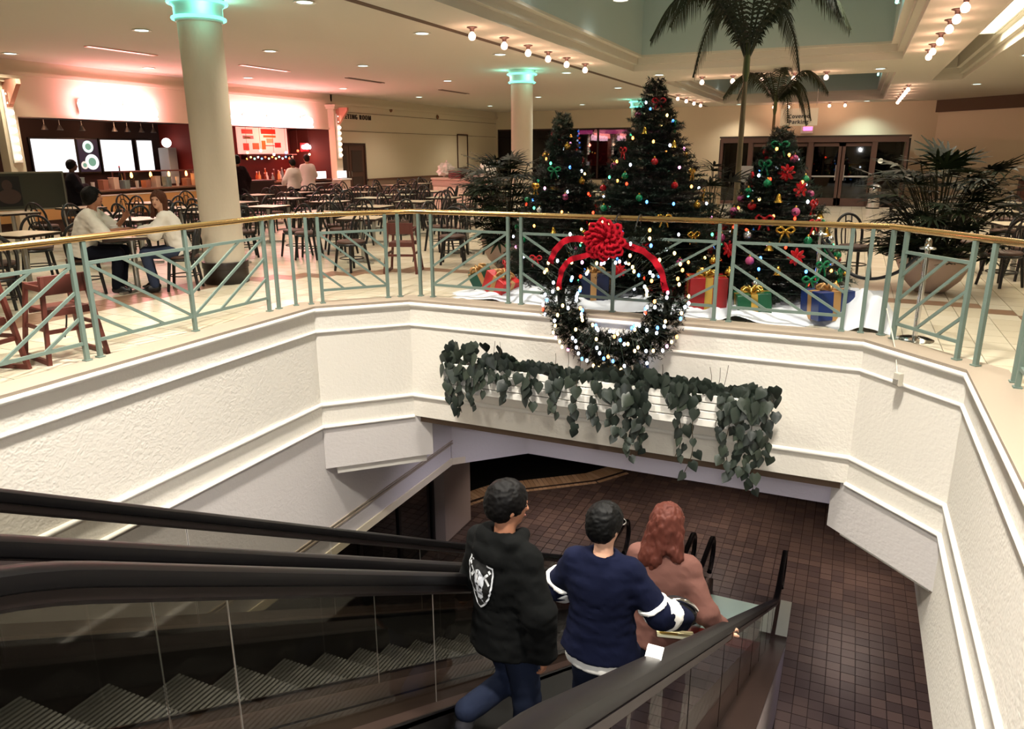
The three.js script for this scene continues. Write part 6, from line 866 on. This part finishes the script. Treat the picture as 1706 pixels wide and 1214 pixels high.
// man in the black hooded jacket, walking down
const m1 = person({ near: true, label: 'young man in a black hooded jacket with a shield emblem on its back', pos: [-1.37, -1.44, -2.98], turn: -0.33, scale: 0.965, skin: 'tan', headYaw: -0.5, headPitch: 0.12, wide: 1.0,
  J: { elL: [-0.25, 1.13, -0.02], wrL: [-0.24, 0.92, -0.16], elR: [0.25, 1.14, 0.03], wrR: [0.24, 0.88, -0.02], hipL: [-0.1, 0.92, 0], knL: [-0.06, 0.52, -0.12], anL: [-0.015, 0.57, 0.29], toeL: [-0.01, 0.43, 0.35], knR: [0.1, 0.5, -0.05], anR: [0.1, 0.085, -0.02], toeR: [0.12, 0.03, -0.17] },
  hair: { color: 0x040303, vol: 0.012, nape: 0.07, rough: 0.005 }, top: { name: 'jacket', color: 0x090a0a, grow: 0.026, hem: -0.22, hemW: 0.185, hemD: 0.14, loose: 0.014, wrinkle: 0.012, sleeve: 0.98, extra: [[[-0.09, 1.47, 0.07], [0.09, 1.47, 0.07], 0.045, 0.045], [[-0.07, 1.4, 0.1], [0.07, 1.4, 0.1], 0.05, 0.05], [[-0.1, 1.47, 0.03], [-0.06, 1.46, -0.07], 0.035, 0.03], [[0.1, 1.47, 0.03], [0.06, 1.46, -0.07], 0.035, 0.03]] }, bottom: { color: 0x1a2031, w: 1.12 }, shoes: 0x2c2b2f, shoeTrim: 0xb8bcc4 });
{ // shield emblem on the back, laid onto the jacket cloth
  const S = 512, cv = document.createElement('canvas'); cv.width = cv.height = S; const c = cv.getContext('2d'); c.clearRect(0, 0, S, S);
  const sh = () => { c.beginPath(); c.moveTo(90, 60); c.lineTo(165, 60); c.moveTo(350, 60); c.lineTo(430, 60); c.bezierCurveTo(436, 250, 400, 400, 256, 490); c.bezierCurveTo(112, 400, 76, 250, 84, 60); };
  c.fillStyle = '#0b0c0c'; c.beginPath(); c.moveTo(90, 60); c.lineTo(430, 60); c.bezierCurveTo(436, 250, 400, 400, 256, 490); c.bezierCurveTo(112, 400, 76, 250, 90, 60); c.fill(); c.lineWidth = 17; c.strokeStyle = '#c9ccd0'; sh(); c.stroke();
  c.strokeStyle = '#cfd2d4'; c.lineWidth = 22; for (const s of [-1, 1]) { c.beginPath(); c.moveTo(256 - s * 55, 300); c.lineTo(256 + s * 120, 130); c.stroke(); c.lineWidth = 30; c.beginPath(); c.moveTo(256 + s * 90, 180); c.lineTo(256 + s * 135, 230); c.stroke(); c.beginPath(); c.moveTo(256 + s * 125, 95); c.lineTo(256 + s * 145, 120); c.stroke(); c.lineWidth = 22; }
  c.fillStyle = '#b9bdc3'; c.beginPath(); c.ellipse(256, 220, 72, 100, 0, 0, 7); c.fill(); c.beginPath(); c.moveTo(195, 260); c.lineTo(317, 260); c.lineTo(300, 380); c.lineTo(256, 420); c.lineTo(212, 380); c.fill();
  c.fillStyle = '#dfe2e6'; c.beginPath(); c.ellipse(240, 195, 36, 60, 0, 0, 7); c.fill(); c.fillStyle = '#14161a'; c.fillRect(248, 125, 14, 90); c.fillRect(205, 262, 44, 20); c.beginPath(); c.ellipse(288, 272, 22, 14, 0, 0, 7); c.fill(); c.fillRect(225, 345, 62, 9); c.beginPath(); c.moveTo(250, 290); c.lineTo(262, 290); c.lineTo(266, 322); c.lineTo(246, 322); c.fill();
  c.fillStyle = '#c9ccd0'; c.beginPath(); c.moveTo(200, 360); c.lineTo(150, 345); c.lineTo(165, 375); c.fill(); c.beginPath(); c.moveTo(280, 395); c.lineTo(345, 430); c.lineTo(270, 425); c.fill();
  const tx = new THREE.CanvasTexture(cv); tx.colorSpace = THREE.SRGBColorSpace;
  const n = 26, pos = [], uv = [], idx = [], ctr = [-0.035, 1.245, 0], w = 0.27, h = 0.3;
  for (let j = 0; j <= n; j++) for (let i = 0; i <= n; i++) { const x = ctr[0] + (i / n - 0.5) * w, y = ctr[1] + (0.5 - j / n) * h; let z = 0.35; for (let k = 0; k < 60; k++) { const d = m1.topF(x, y, z); if (d < 0.011) break; z -= Math.max(0.0015, d * 0.6); } pos.push(x, y, z); uv.push(i / n, 1 - j / n); }
  const keep = (a) => { const u = uv[a * 2], v = 1 - uv[a * 2 + 1]; return v > 0.09 && v < 0.985 && Math.abs(u - 0.502) < (v < 0.2 ? 0.36 : 0.36 * Math.pow(Math.max(0, 1 - ((v - 0.2) / 0.78) ** 2.1), 0.62) + 0.012); };
  for (let j = 0; j < n; j++) for (let i = 0; i < n; i++) { const a = j * (n + 1) + i; if ([a, a + 1, a + n + 1, a + n + 2].some(keep)) idx.push(a, a + n + 1, a + 1, a + 1, a + n + 1, a + n + 2); }
  const g = new THREE.BufferGeometry(); g.setAttribute('position', new THREE.Float32BufferAttribute(pos, 3)); g.setAttribute('uv', new THREE.Float32BufferAttribute(uv, 2)); g.setIndex(idx); g.computeVertexNormals();
  const e = part('back_emblem', g, M(0xffffff, 0.6, { map: tx, transparent: true, alphaTest: 0.4 }), m1.t); e.userData.label = 'silver shield emblem with a helmeted face and crossed swords';
}
// man in the navy pullover with white sleeve bands
const m2 = person({ near: true, label: 'man in a navy pullover with white sleeve stripes carrying a round bag, riding down', pos: [-1.01, -1.676, -3.45], turn: 0.0, scale: 0.95, skin: 'light', headYaw: -0.42, headPitch: 0.1, wide: 1.08,
  J: { elL: [-0.3, 1.14, -0.06], wrL: [-0.26, 0.98, -0.26], elR: [0.33, 1.14, -0.02], wrR: [0.42, 1.0, -0.24], palmR: [-0.6, -0.5, 0.4] }, handR: [0.35, 0.05, -0.8], curl: 0.55,
  hair: { color: 0x040404, vol: 0.014, nape: 0.095, rough: 0.006 }, top: { name: 'pullover', color: 0x0c1024, grow: 0.022, hem: -0.22, hemW: 0.2, hemD: 0.15, loose: 0.016, wrinkle: 0.01, sleeve: 0.97 }, bottom: { color: 0x1b2030, w: 1.08 }, shoes: 0x141414 });
for (const s of ['L', 'R']) { // white bands with a navy stripe round each sleeve at the elbow
  const a = m2.J['sh' + s], e = m2.J['el' + s], q = m2.J['wr' + s], band = (p0, p1, r0, r1) => { const g = surfaceNets((x, y, z) => Math.max(m2.topF(x, y, z) - 0.011, (() => { const d = norm3(sub3(p1, p0)); const t = (x - p0[0]) * d[0] + (y - p0[1]) * d[1] + (z - p0[2]) * d[2]; return Math.max(-t, t - len3(sub3(p1, p0)), Math.hypot(x - p0[0] - d[0] * t, y - p0[1] - d[1] * t, z - p0[2] - d[2] * t) - 0.098); })()), ...bounds([p0, p1], 0.12), 0.007); return g; };
  part('sleeve_band', band(mix3(a, e, 0.88), mix3(e, q, 0.46)), MAT.white, m2.t); part('sleeve_stripe', band(mix3(a, e, 0.72), mix3(a, e, 0.8)), MAT.white, m2.t);
}
part('undershirt_hem', surfaceNets((x, y, z) => { const d = m2.torso([[-0.36, 0.2, 0.15], [-0.1, 0.2, 0.15]], 0.008)(x, y, z); return Math.max(d, -(d + 0.02)) + 0.004 * N3(x * 14, y * 14, z * 14); }, [-0.32, 0.72, -0.26], [0.32, 0.86, 0.28], 0.011), MAT.white, m2.t);
part('glasses', [tube([[0.07, 0.012, 0.0], [0.074, 0.014, -0.05], [0.062, 0.012, -0.098]].map(m2.E), 0.0025, 8, 5), new THREE.TorusGeometry(0.02, 0.002, 6, 18).applyMatrix4(new THREE.Matrix4().makeTranslation(...m2.E([0.034, 0.006, -0.106]))), new THREE.TorusGeometry(0.02, 0.002, 6, 18).applyMatrix4(new THREE.Matrix4().makeTranslation(...m2.E([-0.034, 0.006, -0.106])))], MAT.steel, m2.t);
{ const b = thing('shoulder_bag', 'round black bag with a silver edge held in front of the navy pullover man', 'bag', [-0.665, -0.735, -3.715]); const g = new THREE.SphereGeometry(1, 28, 20), p = g.attributes.position; for (let i = 0; i < p.count; i++) { const k = 1 + 0.06 * N3(p.getX(i) * 3, p.getY(i) * 3, p.getZ(i) * 3); p.setXYZ(i, p.getX(i) * 0.125 * k, p.getY(i) * 0.12 * k, p.getZ(i) * 0.07 * k); } g.computeVertexNormals(); part('bag_body', g, M(0x0c0c10, 0.5), b); const arc = (r, w, m) => { const q = []; for (let i = 0; i <= 12; i++) { const a = 0.35 + i / 12 * 1.9; q.push([r * Math.cos(a), r * Math.sin(a), 0.02]); } part('edge_trim', tube(q, w, 24, 8), m, b); }; arc(0.13, 0.012, MAT.chrome); arc(0.108, 0.006, M(0xc8d0dc, 0.3)); b.rotation.set(0.25, 0.3, 0); }
{ const b = thing('magazine', 'white and yellow magazine held under the navy pullover man\'s right arm', 'magazine', [-0.66, -0.9, -3.76]); b.rotation.set(-0.5, 0.2, 0.12); part('pages', box(0.21, 0.012, 0.26, 0, 0, 0, 0.003), M(0xe9e2c2, 0.6), b); part('cover', box(0.212, 0.003, 0.262, 0, 0.0075, 0), M(0xe8dfb0, 0.5), b); part('cover_print', box(0.1, 0.002, 0.09, -0.04, 0.0095, 0.06), M(0xc8a23c, 0.5), b); }
// woman in the brown sweater
person({ near: true, label: 'woman with wavy reddish hair in a brown sweater, hand on the escalator handrail', pos: [-0.79, -1.907, -3.98], turn: -0.12, scale: 0.965, skin: 'light', headYaw: 0.1, headPitch: 0.05, wide: 1.0,
  J: { elL: [-0.24, 1.14, -0.04], wrL: [-0.2, 0.95, -0.2], elR: [0.29, 1.16, 0.07], wrR: [0.39, 0.985, -0.03], palmR: [0.05, -1, 0.1] }, handR: [0.12, -0.12, -0.9], flipR: true, curl: 0.3,
  hair: { color: 0x4a251d, vol: 0.016, nape: 0.12, rough: 0.009, long: [[[-0.06, -0.02, 0.05], [-0.1, -0.2, 0.09], 0.055, 0.045], [[0.06, -0.02, 0.05], [0.09, -0.16, 0.08], 0.055, 0.035], [[0, -0.02, 0.07], [-0.03, -0.19, 0.11], 0.06, 0.04], [[-0.08, -0.16, 0.09], [-0.07, -0.27, 0.1], 0.04, 0.012], [[0.05, -0.12, 0.09], [0.1, -0.19, 0.07], 0.04, 0.02], [[-0.04, -0.2, 0.11], [-0.045, -0.31, 0.115], 0.025, 0.006]] },
  top: { name: 'sweater', color: 0x5e4039, grow: 0.02, hem: -0.24, hemW: 0.185, hemD: 0.14, loose: 0.008, wrinkle: 0.009, sleeve: 0.98 }, bottom: { color: 0x252a3a }, shoes: 0x2a1c16 });
// the couple at the table
person({ near: true, label: 'dark-haired man in a white T-shirt sitting at a table', pos: [-9.07, 0.0, -6.61], turn: -0.914, skin: 'tan', headYaw: -0.1, headPitch: -0.12, wide: 1.12, scale: 1.02,
  J: sitting(0.13, { elL: [-0.24, 0.79, -0.34], wrL: [-0.12, 0.95, -0.5], elR: [0.25, 0.79, -0.3], wrR: [0.1, 0.82, -0.5], palmL: [0.6, -0.2, 0.5] }), hair: { color: 0x0c0a09, vol: 0.02, nape: 0.08 }, top: { name: 't_shirt', color: 0xd9d5cc, grow: 0.03, hem: -0.12, sleeve: 0.5, loose: 0.03, wrinkle: 0.012 }, bottom: { color: 0x14161f, w: 1.1 }, shoes: 0x101012 });
person({ near: true, label: 'long-haired woman in a white sweater sitting at a table by the column', pos: [-8.17, 0.0, -7.34], turn: 2.4, skin: 'light', headYaw: 1.1, headPitch: -0.1, wide: 1.0, scale: 0.98,
  J: sitting(0.12, { elL: [-0.22, 0.8, -0.28], elR: [0.23, 0.8, -0.28], wrL: [0.06, 0.83, -0.4], wrR: [-0.04, 0.81, -0.46] }), hair: { color: 0x4a2a1c, vol: 0.014, nape: 0.12, rough: 0.006, long: [[[-0.07, 0, 0.03], [-0.09, -0.2, 0.0], 0.04, 0.03], [[0.07, 0, 0.03], [0.09, -0.2, 0.0], 0.04, 0.03], [[0, 0, 0.07], [0, -0.22, 0.08], 0.06, 0.05]] }, top: { name: 'sweater', color: 0xd8d3cb, grow: 0.03, hem: -0.12, sleeve: 0.92, loose: 0.016, wrinkle: 0.01 }, bottom: { color: 0x343c50 }, shoes: 0x0d0d0e });
{ const c = thing('paper_cup', 'white paper cup in front of the seated man in white', 'cup', [-8.72, 0.752, -6.83]); part('cup_wall', lathe([[0, 0], [0.034, 0], [0.045, 0.13], [0.048, 0.133], [0.042, 0.133], [0.032, 0.01]], 20), MAT.white, c); part('printed_band', lathe([[0.0385, 0.04], [0.0425, 0.085], [0.043, 0.085], [0.039, 0.04]], 20), M(0xa04a5a, 0.6), c);
  const p = thing('paper_plate', 'pale pink tray liner on the couple\'s table', 'paper', [-8.5, 0.752, -7.03], 0.5); part('sheet', box(0.3, 0.004, 0.22, 0, 0.002, 0), M(0xe0cfca, 0.7), p); part('fold', box(0.3, 0.01, 0.02, 0, 0.006, 0.1), M(0xe0cfca, 0.7), p); }
// people at the counters
person({ label: 'person in dark clothes standing with folded arms before the left food counter', pos: [-15.2, 0, -11.1], turn: -0.6, scale: 0.95, skin: 'dark', wide: 1.25, J: { elL: [-0.27, 1.14, -0.08], elR: [0.27, 1.14, -0.08], wrL: [0.08, 1.12, -0.22], wrR: [-0.08, 1.16, -0.24] }, hair: { color: 0x0b0909, vol: 0.012 }, top: { name: 'jacket', color: 0x17141a, grow: 0.034, hem: -0.25, loose: 0.014 }, bottom: { color: 0x131318 } });
person({ label: 'person in a white shirt leaning at the red-lit food stall', pos: [-15.1, 0, -18.0], turn: 1.35, scale: 0.93, skin: 'tan', wide: 1.25, J: { elL: [-0.24, 1.12, -0.1], wrL: [-0.14, 1.0, -0.32], elR: [0.26, 1.12, -0.04], wrR: [0.2, 0.98, -0.25] }, hair: { color: 0x120d0b, vol: 0.012 }, top: { name: 'shirt', color: 0xd9cdc6, grow: 0.03, hem: -0.2, loose: 0.014 }, bottom: { color: 0x15161c } });
person({ label: 'tall person in a long white coat standing before the red-lit food stall', pos: [-15.3, 0, -18.9], turn: 1.1, scale: 1.0, skin: 'mid', wide: 1.1, J: { elL: [-0.22, 1.14, -0.08], wrL: [-0.12, 1.06, -0.3], elR: [0.24, 1.14, 0], wrR: [0.16, 1.03, -0.24] }, hair: { color: 0x1c120d, vol: 0.008 }, top: { name: 'coat', color: 0xd6c8c2, grow: 0.028, hem: -0.5, hemW: 0.2, hemD: 0.15, loose: 0.012 }, bottom: { color: 0x121318, w: 0.95 } });
person({ label: 'customer with dark hair in a black jacket standing just right of the thick column', pos: [-14.6, 0, -15.25], turn: 1.2, scale: 0.99, skin: 'tan', wide: 1.25, hair: { color: 0x0a0808, vol: 0.02, nape: 0.1 }, top: { name: 'jacket', color: 0x221417, grow: 0.04, hem: -0.35, loose: 0.018, wrinkle: 0.012 }, bottom: { color: 0x15131a } });
{ const l = thing('paper_slip', 'small white folded paper lying on the black handrail below the navy pullover man', 'paper', [-0.40, EA + TAN * -1.93 + 0.043, -1.93]); l.rotation.x = 30 * R; part('front_fold', box(0.05, 0.003, 0.075, 0, 0.001, 0), MAT.white, l); part('back_fold', box(0.048, 0.003, 0.07, 0.001, 0.005, -0.003), MAT.white, l); }
renderer.render(scene, camera);
